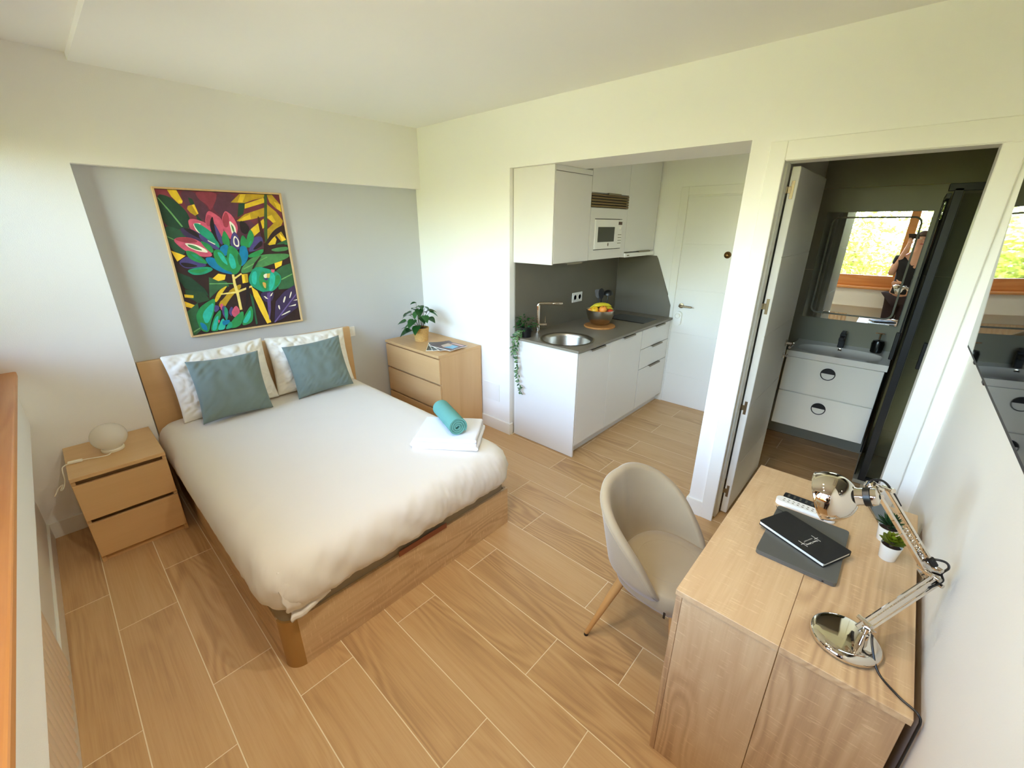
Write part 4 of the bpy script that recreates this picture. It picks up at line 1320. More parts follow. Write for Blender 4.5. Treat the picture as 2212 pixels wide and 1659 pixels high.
# things on the worktop
WT = 0.915
tr_ = thing('trailing_plant', 'trailing green plant on worktop corner hanging down the end panel', 'plant', (1.205, 3.120, WT))
obj('pot', lathe(bmesh.new(), [(0.040, 0.0), (0.052, 0.085), (0.049, 0.085), (0.044, 0.07), (0.002, 0.07)], (1.205, 3.120, WT+0.0006), 24, cap1=False), 'black_plastic', tr_, smooth=True)
lv = leaf_mesh('leaf', 0.030, 0.015, 0.25, 0.15, 6, material='leaf_deep')
lv2 = leaf_mesh('leaf', 0.034, 0.017, 0.25, 0.15, 6, material='leaf_deep', border='leaf_variegated')
r3 = random.Random(21)
O = Vector((1.205, 3.120, WT))
for k in range(95):                                                   # the tuft
    a = r3.uniform(0, 2*PI); e = r3.uniform(-0.1, 1.3); rad = r3.uniform(0.03, 0.115)
    p = Vector((math.cos(a)*math.cos(e)*rad*1.15, math.sin(a)*math.cos(e)*rad*0.6, 0.075+math.sin(e)*rad*0.95))
    if (O+p).x < 1.125: p.x = 1.125-O.x+r3.uniform(0, .02)
    put_leaf(lv, tr_, p, (math.cos(a), math.sin(a), r3.uniform(-.7, .7)), (r3.uniform(-.6, .6), r3.uniform(-.6, .6), 1), r3.uniform(.8, 1.25))
for k in range(9):
    a = r3.uniform(0, 2*PI)
    obj('stem', ntube(smooth_path([(0, 0, 0.06), (0.03*math.cos(a), 0.02*math.sin(a), 0.12), (0.09*math.cos(a)+0.015, 0.045*math.sin(a), r3.uniform(0.09, 0.19))], 4), 0.0012, 5), 'stem_brown', tr_, smooth=True, local=True)
def vine(path, n, s0, s1):
    P = smooth_path(path, 8)
    obj('vine', ntube(P, 0.0013, 5), 'stem_brown', tr_, smooth=True)
    for k in range(n):
        t = k/(n-1)*(len(P)-1); i = min(int(t), len(P)-2)
        p = P[i].lerp(P[i+1], t-i)
        a = r3.uniform(-PI, 0)*0.9
        d = Vector((r3.choice((-1, 1))*r3.uniform(.5, 1), -r3.uniform(0.1, .6), r3.uniform(-.8, .25)))
        put_leaf(lv2, tr_, p-O, d, (r3.uniform(-.4, .4), -1, r3.uniform(.1, .6)), s0+(s1-s0)*k/n)
vine([(1.195, 3.10, 0.985), (1.178, 3.06, 0.955), (1.168, 3.032, 0.915), (1.163, 3.030, 0.80), (1.182, 3.031, 0.70), (1.190, 3.031, 0.58), (1.222, 3.031, 0.50), (1.236, 3.031, 0.44)], 44, 1.15, .85)
vine([(1.205, 3.10, 0.985), (1.197, 3.06, 0.950), (1.200, 3.030, 0.905), (1.180, 3.028, 0.82), (1.198, 3.028, 0.74), (1.186, 3.029, 0.66), (1.206, 3.029, 0.60)], 30, 1.15, .95)
vine([(1.188, 3.10, 0.985), (1.155, 3.06, 0.95), (1.142, 3.030, 0.90), (1.138, 3.028, 0.82), (1.146, 3.029, 0.78)], 14, 1.1, .95)

single('cutting_board', lathe(bmesh.new(), [(0.139, 0.0), (0.143, 0.004), (0.143, 0.012), (0.139, 0.016)], (1.450, 3.880, WT), 48), 'board_wood', 'round wooden board under the fruit bowl', 'cutting board', (1.450, 3.880, WT), smooth=True)
BO = Vector((1.440, 3.895, WT+0.016))
single('fruit_bowl', lathe(bmesh.new(), [(0.050, 0.0), (0.078, 0.012), (0.108, 0.052), (0.126, 0.105), (0.131, 0.140), (0.128, 0.140), (0.122, 0.104), (0.104, 0.054), (0.074, 0.016), (0.002, 0.008)], BO, 56, cap1=True), 'brushed_bowl', 'stainless steel bowl heaped with fruit on the worktop', 'bowl', BO, smooth=True)
view = Vector((2.0, -3.4, 0)).normalized(); vr = Vector((3.4, 2.0, 0)).normalized()
def fruit(name, label, material, r, off, grp='fruit in the steel bowl'):
    r *= 0.90
    c = BO+vr*off[0]+view*off[1]+Vector((0, 0, off[2]))
    prof = []
    for k in range(15):
        a = -PI/2+PI*k/14
        dip = 0.18*r*math.exp(-((abs(a)-PI/2)/0.28)**2)
        prof.append((max(0.0006, r*math.cos(a)), r*0.93*math.sin(a)-math.copysign(dip, a)))
    o = thing(name, label, name, c, 0, grp)
    obj('flesh', lathe(bmesh.new(), prof, (0, 0, 0), 28), material, o, smooth=True, local=True, angle=180)
    obj('stalk', ntube([(0, 0, r*0.68), (0.003, 0.002, r*0.98)], [0.0018, 0.0024], 6), 'stem_brown', o, local=True)
    o.rotation_euler = (off[3], off[4], 0)
fruit('apple', 'yellow apple at the front left of the steel bowl', 'apple_yellow', 0.039, (-0.052, 0.055, 0.142, 0.7, 0.4))
fruit('apple', 'orange-red apple resting against the left rim of the bowl', 'orange_peel', 0.034, (-0.085, 0.030, 0.128, 0.2, -0.5))
fruit('orange', 'large orange in the middle front of the fruit bowl', 'orange_peel', 0.040, (0.022, 0.062, 0.150, 0.3, 0.1))
fruit('orange', 'small orange low at the front of the fruit bowl', 'orange_peel', 0.032, (-0.020, 0.086, 0.112, 0.5, 0.1))
fruit('apple', 'red apple at the right rim of the fruit bowl', 'apple_red', 0.036, (0.088, 0.030, 0.122, -0.5, 0.5))
fruit('apple', 'red apple low in the bowl behind the bananas', 'apple_red', 0.036, (0.03, -0.06, 0.118, -0.2, 0.2))
def banana(label, offs):
    P = [BO+vr*a+view*b+Vector((0, 0, c)) for a, b, c in offs]
    S = smooth_path(P, 6)
    n = len(S)
    R_ = [0.0150*min(1, 0.32+2.6*min(i/(n-1), 1-i/(n-1))) for i in range(n)]
    o = thing('banana', label, 'banana', P[1], 0, 'fruit in the steel bowl')
    obj('peel', ntube(S, R_, 8), 'banana', o, smooth=True)
    obj('tip', ntube([S[-1], S[-1]+(S[-1]-S[-2]).normalized()*0.012], [0.006, 0.004], 6), 'stem_brown', o)
banana('yellow banana lying uppermost across the fruit bowl', [(-0.095, 0.000, 0.150), (-0.050, 0.015, 0.178), (0.005, 0.015, 0.190), (0.060, 0.000, 0.182), (0.092, -0.020, 0.168)])
banana('yellow-green banana just in front of the uppermost one', [(-0.060, 0.045, 0.176), (-0.020, 0.040, 0.184), (0.03, 0.020, 0.184), (0.075, -0.005, 0.166)])
banana('yellow banana tucked under the others at the right of the bowl', [(0.00, 0.005, 0.152), (0.045, 0.010, 0.156), (0.085, -0.005, 0.150), (0.108, -0.022, 0.140)])

# utensils in a holder behind the bowl
UH = Vector((1.345, 4.075, WT))
single('utensil_holder', lathe(bmesh.new(), [(0.045, 0.0), (0.047, 0.004), (0.047, 0.125), (0.044, 0.125), (0.044, 0.006), (0.002, 0.006)], UH, 32, cap1=False), 'steel', 'steel utensil holder standing behind the fruit bowl', 'holder', UH, smooth=True)
def utensil(name, label, base, top, head):
    o = thing(name, label, name, UH+vr*base[0]+view*base[1]+Vector((0, 0, 0.0075)), 0, 'kitchen utensils behind the bowl')
    a = UH+vr*base[0]+view*base[1]+Vector((0, 0, 0.009)); b = UH+vr*top[0]+view*top[1]+Vector((0, 0, top[2]))
    obj('handle', ntube([a, a.lerp(b, .55)], [0.0055, 0.005], 10), 'steel', o, smooth=True)
    obj('neck', ntube([a.lerp(b, .55), b], [0.0065, 0.0055], 10), 'black_plastic', o, smooth=True)
    ax = (b-a).normalized()
    bm = bmesh.new()
    if head == 'ladle':
        lathe(bm, [(0.046, -0.004), (0.045, 0.010), (0.036, 0.030), (0.018, 0.040), (0.002, 0.042), (0.002, 0.038), (0.017, 0.036), (0.033, 0.027), (0.042, 0.008)], (0, 0, 0), 24)
        Mx = Matrix.Translation(b+Vector((0, 0, 0.0)))
        bmesh.ops.transform(bm, matrix=Mx, verts=bm.verts)
    else:
        w, h = (0.036, 0.085) if head == 'spatula' else (0.031, 0.105)
        poly = []
        for k in range(24):
            t = 2*PI*k/24
            if head == 'spatula':
                poly.append((w*math.copysign(abs(math.cos(t))**0.5, math.cos(t))*(0.75+0.3*math.sin(t)), h/2+h/2*math.copysign(abs(math.sin(t))**0.6, math.sin(t))))
            else:
                poly.append((w*math.cos(t)*(0.85+0.15*math.sin(t)), h/2+h/2*math.sin(t)))
        prism(bm, poly, -0.003, 0.003, 'xz')
        X = vr; Z = ax; Yv = Z.cross(X).normalized(); X = Yv.cross(Z)
        Mx = Matrix.Translation(b-ax*0.006) @ Matrix((X, Yv, Z)).transposed().to_4x4()
        bmesh.ops.transform(bm, matrix=Mx, verts=bm.verts)
    obj('head', bm, 'black_plastic', o, smooth=True)
utensil('spatula', 'black spatula leaning left behind the fruit bowl', (-0.016, 0.014), (-0.040, -0.040, 0.225), 'spatula')
utensil('serving_spoon', 'black oval serving spoon upright behind the fruit bowl', (-0.004, -0.016), (-0.012, 0.014, 0.225), 'spoon')
utensil('ladle', 'black ladle upright beside the spoon behind the fruit bowl', (0.022, 0.0), (0.052, -0.01, 0.262), 'ladle')

# ================================================================== RADIATOR, TV, AIR CONDITIONER
ra = thing('radiator', 'cream sectional radiator in the recess under the window', 'radiator', (2.2, 0.155, 0))
for k in range(30):
    x = 1.322+k*0.054
    prof = [(x, 0.142), (x+0.054, 0.142), (x+0.054, 0.1540)]
    for i in range(9):
        a = PI*i/8
        prof.append((x+0.027+0.022*math.cos(a), 0.1545+0.018*math.sin(a)**0.6 if 0 < i < 8 else 0.1545))
    prof.append((x, 0.1540))
    obj('section', prism(bmesh.new(), prof, 0.15, 0.60, 'xy'), 'radiator_paint', ra, smooth=True)
obj('valve', ntube([(1.305, 0.155, 0.19), (1.322, 0.155, 0.19)], 0.010, 10), 'chrome', ra)

TVB = Vector((3.660, 2.596, 1.398))
tvd = Vector((0.012, -1.06, 0)).normalized()
tvu = Vector((-0.0375, 0, 1)).normalized()
tvn = tvd.cross(tvu).normalized()
if tvn.x > 0: tvn = -tvn
tv = thing('television', 'flat black television tilted forward on the wall above the desk', 'television', (3.72, 2.04, 1.40))
def tvbox(a0, a1, b0, b1, n0, n1, bev=0.0):
    bm = nbox((a0, b0, n0), (a1, b1, n1), bev, 1)
    M = Matrix.Translation(TVB) @ Matrix((tvd, tvu, tvn)).transposed().to_4x4()
    bmesh.ops.transform(bm, matrix=M, verts=bm.verts)
    return bm
TVL, TVH = 1.115, 0.645
obj('housing', tvbox(0.0, TVL, 0.0, TVH, -0.020, 0.0, 0.002), 'tv_bezel', tv)
obj('screen', tvbox(0.006, TVL-0.006, 0.012, TVH-0.006, -0.004, 0.0012), 'tv_screen', tv)
obj('foot_tab', tvbox(0.20, 0.225, -0.010, 0.002, -0.018, -0.002, 0.002), 'tv_bezel', tv)
obj('foot_tab', tvbox(0.44, 0.470, -0.010, 0.002, -0.018, -0.002, 0.002), 'tv_bezel', tv)
obj('wall_mount', nbox((3.676, 1.94, 1.62), (3.72, 2.14, 1.86)), 'black_metal', tv)

ac = thing('air_conditioner', 'cream wall-mounted air conditioner high above the television', 'air conditioner', (3.72, 1.95, 2.29))
obj('casing', prism(bmesh.new(), [(3.718, 2.300), (3.560, 2.290), (3.505, 2.318), (3.490, 2.360), (3.490, 2.540), (3.505, 2.560), (3.718, 2.560)], 1.56, 2.36, 'xz'), 'ac_grey', ac)
obj('louver', nbox((3.545, 1.60, 2.284), (3.60, 2.335, 2.290)), 'white_trim', ac)

# ================================================================== BATHROOM
va = thing('vanity', 'white bathroom vanity with two drawers and round half-black pulls', 'vanity', (3.195, 4.53, 0.27))
VX0, VX1, VY = 2.896, 3.490, 4.300
obj('body', nbox((VX0, VY+0.019, 0.272), (VX1, YF-0.002, 0.842)), 'vanity_white', va)
def vdrawer(z0, z1, zh):
    dr = obj('drawer', nbox((VX0, VY, z0), (VX1, VY+0.018, z1), 0.0015, 1), 'vanity_white', va)
    c = (3.182, VY, zh)
    bm = bmesh.new()
    tube(bm, [(c[0]+0.044*math.cos(a), VY-0.004, c[2]+0.044*math.sin(a)) for a in [2*PI*k/32 for k in range(32)]], 0.0030, 8, closed=True)
    obj('pull_ring', bm, 'black_metal', dr, smooth=True)
    half = [(c[0]+0.043*math.cos(a), c[2]+0.004+0.040*math.sin(a)) for a in [PI*k/16 for k in range(17)]]
    obj('pull_half', prism(bmesh.new(), half, VY-0.004, VY-0.0005, 'xz'), 'black_metal', dr)
vdrawer(0.565, 0.836, 0.748)
vdrawer(0.272, 0.555, 0.466)
ba = thing('wash_basin', 'white ceramic wash basin on the vanity', 'basin', (3.195, 4.53, 0.842))
bm = bmesh.new()
BX0, BX1, BY0, BY1 = 2.890, 3.502, 4.285, YF-0.0005
oc = []
def brect(a, cx, cy):
    dx, dy = math.cos(a), math.sin(a)
    ts = []
    if dx > 1e-9: ts.append((BX1-cx)/dx)
    if dx < -1e-9: ts.append((BX0-cx)/dx)
    if dy > 1e-9: ts.append((BY1-cy)/dy)
    if dy < -1e-9: ts.append((BY0-cy)/dy)
    t = min(ts); return cx+dx*t, cy+dy*t
bcx, bcy = 3.196, 4.475
aa = sorted([2*PI*k/64 for k in range(64)] + [math.atan2(y-bcy, x-bcx) % (2*PI) for x in (BX0, BX1) for y in (BY0, BY1)])
def oval(a, rx, ry, z):
    e = 0.72
    return (bcx+rx*math.copysign(abs(math.cos(a))**e, math.cos(a)), bcy+ry*math.copysign(abs(math.sin(a))**e, math.sin(a)), z)
L0 = [bm.verts.new(brect(a, bcx, bcy)+(0.843,)) for a in aa]
L1 = [bm.verts.new(brect(a, bcx, bcy)+(0.888,)) for a in aa]
L2 = [bm.verts.new(oval(a, 0.262, 0.158, 0.888)) for a in aa]
L3 = [bm.verts.new(oval(a, 0.250, 0.146, 0.872)) for a in aa]
L4 = [bm.verts.new(oval(a, 0.205, 0.105, 0.850)) for a in aa]
for A, B in ((L0, L1), (L1, L2), (L2, L3), (L3, L4)):
    for i in range(len(aa)):
        j = (i+1) % len(aa); bm.faces.new((A[i], A[j], B[j], B[i]))
bm.faces.new(L4); bm.faces.new(L0[::-1])
obj('bowl', bm, 'ceramic', ba, smooth=True, angle=50)
obj('overflow_ring', lathe(bmesh.new(), [(0.013, 0), (0.013, -0.004), (0.008, -0.005), (0.008, 0.0)], (3.190, 4.617, 0.874), 20, axis='y'), 'chrome', ba, smooth=True)
ft = thing('basin_tap', 'black square basin tap', 'tap', (3.186, 4.660, 0.888))
obj('body', nbox((3.166, 4.640, 0.888), (3.206, 4.680, 1.000), 0.004, 2), 'black_metal', ft)
obj('spout', nbox((3.170, 4.545, 0.960), (3.202, 4.645, 0.984), 0.004, 2), 'black_metal', ft)
obj('lever', nbox((3.172, 4.600, 1.003), (3.200, 4.682, 1.018), 0.003, 2), 'black_metal', ft)
sd = thing('soap_dispenser', 'black soap dispenser with chrome pump on the basin', 'dispenser', (3.405, 4.655, 0.888))
obj('bottle', lathe(bmesh.new(), [(0.030, 0), (0.036, 0.006), (0.040, 0.070), (0.034, 0.092), (0.014, 0.098)], (3.405, 4.655, 0.888), 4 * 6), 'soap_black', sd, smooth=True)
bm = ntube([(3.405, 4.655, 0.986), (3.405, 4.655, 1.035)], 0.006, 10)
box(bm, (3.372, 4.645, 1.033), (3.428, 4.665, 1.041), 0.002, 1)
obj('pump', bm, 'chrome', sd, smooth=True)

# mirror: slightly turned towards the door, frosted light band inset
mirror = thing('bathroom_mirror', 'rectangular wall mirror with a rounded frosted light band above the basin', 'mirror', (3.182, YF, 1.09))
mn = Vector((0.00907, -0.99985, 0.01486)).normalized()
mx_ = Vector((0, 0, 1)).cross(-mn).normalized()*-1
mx_ = mn.cross(Vector((0, 0, 1))).normalized()
if mx_.x < 0: mx_ = -mx_
mz_ = mx_.cross(-mn).normalized()
if mz_.z < 0: mz_ = -mz_
MC = Vector((3.176, 4.722, 1.490))
def mbox(a0, a1, b0, b1, d0, d1):
    bm = nbox((a0, d0, b0), (a1, d1, b1))
    bmesh.ops.transform(bm, matrix=Matrix.Translation(MC) @ Matrix((mx_, -mn, mz_)).transposed().to_4x4(), verts=bm.verts)
    return bm
obj('backing', mbox(-0.285, 0.285, -0.38, 0.38, 0.006, 0.034), 'black_plastic', mirror)
obj('glass', mbox(-0.300, 0.300, -0.400, 0.400, 0.0, 0.005), 'mirror_silver', mirror)
outer = rrect(-0.258, 0.262, -0.362, 0.368, 0.050, 8); inner = rrect(-0.246, 0.250, -0.350, 0.356, 0.040, 8)
bm = bmesh.new()
vo = [bm.verts.new((a, -0.0006, b)) for a, b in outer]; vi = [bm.verts.new((a, -0.0006, b)) for a, b in inner]
vo2 = [bm.verts.new((a, 0.0, b)) for a, b in outer]; vi2 = [bm.verts.new((a, 0.0, b)) for a, b in inner]
n_ = len(outer)
for i in range(n_):
    j = (i+1) % n_
    bm.faces.new((vo[i], vo[j], vi[j], vi[i])); bm.faces.new((vo[i], vo[j], vo2[j], vo2[i])); bm.faces.new((vi[i], vi[j], vi2[j], vi2[i]))
bmesh.ops.transform(bm, matrix=Matrix.Translation(MC) @ Matrix((mx_, -mn, mz_)).transposed().to_4x4(), verts=bm.verts)
obj('light_band', bm, 'frosted', mirror)

# towel on a rail beside the vanity
tb = thing('hand_towel', 'beige hand towel hanging beside the vanity behind the door', 'towel', (2.86, 4.36, 0.55))
bm = bmesh.new()
rows = []
for j in range(13):
    z = 0.86-0.34*j/12
    rows.append([bm.verts.new((2.862+0.010*math.sin(i*1.1+0.6)+0.002*math.sin(j), 4.24+0.022*i, z)) for i in range(11)])
for a, b in zip(rows, rows[1:]):
    for i in range(10): bm.faces.new((a[i], a[i+1], b[i+1], b[i]))
to = obj('cloth', bm, 'towel_beige', tb, smooth=True, angle=180)
s_ = to.modifiers.new('thick', 'SOLIDIFY'); s_.thickness = 0.006
bm = ntube([(2.80, 4.225, 0.862), (2.862, 4.225, 0.862), (2.862, 4.48, 0.862), (2.80, 4.48, 0.862)], 0.006, 10)
obj('rail', bm, 'black_metal', tb, smooth=True)

# shower enclosure
sh = thing('shower_enclosure', 'black-framed glass shower enclosure in the bathroom corner', 'shower', (3.9, 4.48, 0))
obj('tray', nbox((3.505, 4.205, 0.0), (4.30, YF-0.001, 0.030), 0.003, 1), 'tray_stone', sh)
GX = 3.508
obj('side_glass', nbox((GX, 4.26, 0.04), (GX+0.006, 4.735, 1.93)), 'shower_glass', sh)
obj('front_glass', nbox((3.576, 4.222, 0.04), (4.28, 4.228, 1.97)), 'shower_glass', sh)
obj('post', nbox((3.503, YF-0.028, 0.03), (3.530, YF-0.001, 1.960), 0.002, 1), 'black_metal', sh)
obj('post', nbox((3.532, 4.205, 0.03), (3.572, 4.247, 2.000), 0.002, 1), 'black_metal', sh)
obj('top_rail', nbox((3.505, 4.205, 1.985), (4.299, 4.247, 2.025), 0.002, 1), 'black_metal', sh)
obj('top_rail', nbox((3.503, 4.247, 1.945), (3.525, YF-0.028, 1.975), 0.002, 1), 'black_metal', sh)
obj('bottom_rail', nbox((3.572, 4.205, 0.030), (4.299, 4.247, 0.055), 0.002, 1), 'black_metal', sh)
obj('handle', nbox((3.628, 4.186, 0.920), (3.648, 4.222, 1.095), 0.003, 1), 'black_metal', sh)
obj('handle', nbox((3.484, 4.30, 0.93), (3.508, 4.325, 1.12), 0.003, 1), 'black_metal', sh)

# ================================================================== DESK
dk = thing('desk', 'sonoma oak desk with closed panel end along the television wall', 'desk', (3.43, 2.05, 0))
DX0, DX1, DY0, DY1, DZ = 3.156, 3.698, 1.556, 2.532, 0.750
XS = 3.433
obj('top', nbox((DX0, DY0, DZ-0.020), (XS-0.0006, DY1, DZ), 0.0012, 1), 'sonoma_y', dk)
obj('top', nbox((XS+0.0006, DY0, DZ-0.020), (DX1, DY1, DZ), 0.0012, 1), 'sonoma_y', dk)
obj('front_edge', nbox((DX0+0.002, DY0+0.004, 0.0), (DX0+0.020, DY0+0.055, DZ-0.0205), 0.001, 1), 'sonoma_z', dk)
obj('end_panel', nbox((DX0+0.0205, DY0+0.006, 0.0), (XS-0.001, DY0+0.024, DZ-0.0205), 0.001, 1), 'sonoma_z', dk)
obj('end_panel', nbox((XS+0.001, DY0+0.006, 0.0), (DX1-0.008, DY0+0.024, DZ-0.0205), 0.001, 1), 'sonoma_z', dk)
obj('end_panel', nbox((DX0+0.002, DY1-0.022, 0.0), (DX1-0.008, DY1-0.004, DZ-0.0205), 0.001, 1), 'sonoma_z', dk)
obj('back_panel', nbox((DX1-0.026, DY0+0.0245, 0.35), (DX1-0.008, DY1-0.0225, DZ-0.0205)), 'sonoma_y', dk)

# laptop, notebook
la = thing('laptop', 'closed grey laptop on the desk under the black notebook', 'laptop', (3.402, 2.052, DZ))
LA = rrect(3.290, 3.514, 1.889, 2.214, 0.012, 5)
obj('base', prism(bmesh.new(), LA, DZ+0.001, DZ+0.0095), 'laptop_grey', la, smooth=True)
obj('lid', prism(bmesh.new(), LA, DZ+0.0100, DZ+0.0160), 'laptop_grey', la, smooth=True)
obj('port', nbox((3.478, 1.8880, DZ+0.004), (3.483, 1.8895, DZ+0.008)), 'black_plastic', la)
nb = thing('notebook', 'black hardcover notebook with white print lying on the laptop', 'notebook', (3.397, 2.053, DZ+0.016), math.radians(-25.0))
NL, NW = 0.232, 0.142
obj('back_cover', prism(bmesh.new(), rrect(-NL/2, NL/2, -NW/2, NW/2, 0.007, 4), 0.0003, 0.0025), 'notebook_black', nb, local=True)
obj('pages', nbox((-NL/2+0.003, -NW/2+0.003, 0.0026), (NL/2-0.003, NW/2-0.006, 0.0138), 0.0006, 1), 'paper', nb, local=True)
obj('front_cover', prism(bmesh.new(), rrect(-NL/2, NL/2, -NW/2, NW/2, 0.007, 4), 0.0139, 0.0162), 'notebook_black', nb, local=True)
obj('spine', nbox((-NL/2+0.002, NW/2-0.006, 0.0020), (NL/2-0.002, NW/2, 0.0142), 0.001, 1), 'notebook_black', nb, local=True)
obj('ribbon', ntube(smooth_path([(-NL/2+0.02, NW/2-0.02, 0.0135), (-NL/2-0.004, NW/2-0.012, 0.013), (-NL/2-0.030, NW/2-0.002, 0.006), (-NL/2-0.045, NW/2+0.012, 0.004)], 5), 0.0012, 6), 'black_plastic', nb, local=True)
# print: two crosses and two lines of lettering between them
cxm, cym = 0.028, -0.010
def bar(x0, y0, x1, y1, w):
    d = Vector((x1-x0, y1-y0)).normalized(); q = Vector((-d.y, d.x))*w/2
    return prism(bmesh.new(), [(x0+q.x, y0+q.y), (x0-q.x, y0-q.y), (x1-q.x, y1-q.y), (x1+q.x, y1+q.y)], 0.0162, 0.0165)
for yc in (cym+0.033, cym-0.033):
    obj('print_mark', bar(cxm-0.016, yc, cxm+0.016, yc, 0.0016), 'print_white', nb, local=True)
    obj('print_mark', bar(cxm, yc-0.009, cxm, yc+0.009, 0.0016), 'print_white', nb, local=True)
def lettering(text, size, loc, rz, parent, weight=0.0):
    cu = bpy.data.curves.new('lettering', 'FONT'); cu.body = text; cu.size = size; cu.align_x = 'CENTER'; cu.offset = weight
    o = bpy.data.objects.new('lettering', cu); COL.objects.link(o)
    dg = bpy.context.evaluated_depsgraph_get()
    me = bpy.data.meshes.new_from_object(o.evaluated_get(dg))
    bpy.data.objects.remove(o)
    me.materials.clear(); me.materials.append(MATS['print_white'])
    q = bpy.data.objects.new('lettering', me); COL.objects.link(q); q.parent = parent
    q.location = loc; q.rotation_euler = (0, 0, rz)
    q['kind'] = 'stuff'
    return q
lettering('Home Coliving', 0.0090, (cxm+0.006, cym, 0.0166), -PI/2, nb, 0.0002)
lettering('PREMIUM ROOMS', 0.0052, (cxm-0.007, cym, 0.0166), -PI/2, nb)

# remotes and phone
rm = thing('air_conditioner_remote', 'white remote control lying on the desk beside the laptop', 'remote control', (3.370, 2.262, DZ), math.radians(-2.0))
obj('shell', prism(bmesh.new(), rrect(-0.098, 0.098, -0.021, 0.021, 0.019, 6), 0.0005, 0.020), 'white_plastic', rm, smooth=True, local=True)
r7 = random.Random(3)
for i in range(9):
    for j in (-0.008, 0.006):
        obj('button', nbox((-0.075+i*0.016, j-0.0018, 0.020), (-0.068+i*0.016, j+0.0018, 0.0208)), 'handle_metal', rm, local=True)
rm2 = thing('television_remote', 'black remote control lying behind the white one on the desk', 'remote control', (3.385, 2.312, DZ), math.radians(-1.0))
obj('shell', prism(bmesh.new(), rrect(-0.095, 0.075, -0.019, 0.019, 0.006, 4), 0.0005, 0.016), 'black_plastic', rm2, smooth=True, local=True)
for i in range(7):
    for j in (-0.008, 0.0, 0.008):
        obj('button', nbox((-0.082+i*0.020, j-0.002, 0.016), (-0.075+i*0.020, j+0.002, 0.0168)), 'handle_metal', rm2, local=True)
ph = thing('phone', 'black phone with silver edge at the far end of the desk', 'phone', (3.600, 2.440, DZ), math.radians(20))
obj('frame', prism(bmesh.new(), rrect(-0.036, 0.036, -0.074, 0.074, 0.009, 5), 0.0005, 0.0075), 'steel', ph, smooth=True, local=True)
obj('screen', prism(bmesh.new(), rrect(-0.034, 0.034, -0.072, 0.072, 0.008, 5), 0.0075, 0.0085), 'tv_screen', ph, smooth=True, local=True)

# two succulents
def white_pot(o, P):
    obj('pot', lathe(bmesh.new(), [(0.0205, 0.0), (0.023, 0.003), (0.0285, 0.054), (0.029, 0.056), (0.027, 0.056), (0.025, 0.047), (0.002, 0.047)], P, 36, cap1=False), 'ceramic', o, smooth=True)
    obj('soil', lathe(bmesh.new(), [(0.002, 0.0485), (0.0255, 0.0480), (0.025, 0.043), (0.002, 0.043)], P, 24), 'terracotta_soil', o)
P1 = Vector((3.622, 2.160, DZ))
s1 = thing('succulent', 'small white pot with an olive-green rosette succulent, nearer the lamp base', 'plant', P1, 0, 'succulents on the desk')
white_pot(s1, P1)
sl = leaf_mesh('leaf', 0.036, 0.034, 0.22, -0.30, 7, heart=0.6, material='leaf_olive')
for ring_, (n_l, el, sc_, h0) in enumerate(((8, 0.15, 1.0, 0.060), (7, 0.55, 0.9, 0.066), (5, 0.95, 0.72, 0.072), (3, 1.25, 0.5, 0.078))):
    for k in range(n_l):
        a = 2*PI*k/n_l+ring_*0.4
        put_leaf(sl, s1, (0.004*math.cos(a), 0.004*math.sin(a), h0), (math.cos(a)*math.cos(el), math.sin(a)*math.cos(el), math.sin(el)), (0, 0, 1), sc_)
obj('stem', ntube([(0, 0, 0.046), (0, 0, 0.082)], 0.006, 8), 'stem_brown', s1, local=True)
P2 = Vector((3.610, 2.268, DZ))
s2 = thing('succulent', 'small white pot with a dark green spiky succulent behind the olive one', 'plant', P2, 0, 'succulents on the desk')
white_pot(s2, P2)
sl2 = leaf_mesh('leaf', 0.046, 0.014, 0.35, -0.15, 6, material='leaf_dusky')
for k in range(46):
    a = k*2.399963; el = 0.15+1.25*k/46
    put_leaf(sl2, s2, (0.003*math.cos(a), 0.003*math.sin(a), 0.056+0.022*k/46), (math.cos(a)*math.cos(el), math.sin(a)*math.cos(el), math.sin(el)), (0, 0, 1), 1.0-0.25*k/46)
obj('stem', ntube([(0, 0, 0.046), (0, 0, 0.080)], 0.005, 8), 'stem_brown', s2, local=True)

# ================================================================== DESK LAMP
dl = thing('desk_lamp', 'chrome jointed desk lamp with round base and dome shade', 'lamp', (3.556, 1.690, DZ))
BC = Vector((3.556, 1.690, DZ+0.0005))
obj('base', lathe(bmesh.new(), [(0.074, 0.0), (0.079, 0.006), (0.079, 0.012), (0.075, 0.019), (0.068, 0.022), (0.055, 0.0235), (0.002, 0.0245)], BC, 64), 'chrome', dl, smooth=True, angle=60)
ST = Vector((3.588, 1.688, DZ+0.022))
obj('stem', lathe(bmesh.new(), [(0.0125, 0.0), (0.0120, 0.004), (0.0095, 0.030), (0.0095, 0.034), (0.0060, 0.036), (0.0060, 0.052)], ST, 20), 'chrome', dl, smooth=True)
A0 = Vector((3.584, 1.700, 0.826))
E0 = Vector((3.684, 1.836, 0.944))
E1 = Vector((3.664, 1.800, 0.990))
U1 = Vector((3.534, 1.772, 1.168))
def bars(parent, a, b, perp, side, gap, name, w=0.0045):
    """two parallel square rods from a to b, set apart along perp"""
    for s in (-0.5, 0.5):
        obj(name, ntube([a+perp*gap*s, b+perp*gap*s], w, 4), 'chrome', parent)
ldir = (E0-A0).normalized(); lperp = ldir.cross(Vector((0.74, -0.67, 0))).normalized()
if lperp.z < 0: lperp = -lperp
lside = ldir.cross(lperp).normalized()
bars(dl, A0-ldir*0.024, E0, lperp, lside, 0.026, 'lower_arm')
bars(dl, A0-ldir*0.000+lside*0.009, E0+lside*0.009, lperp, lside, 0.026, 'lower_arm', 0.0030)
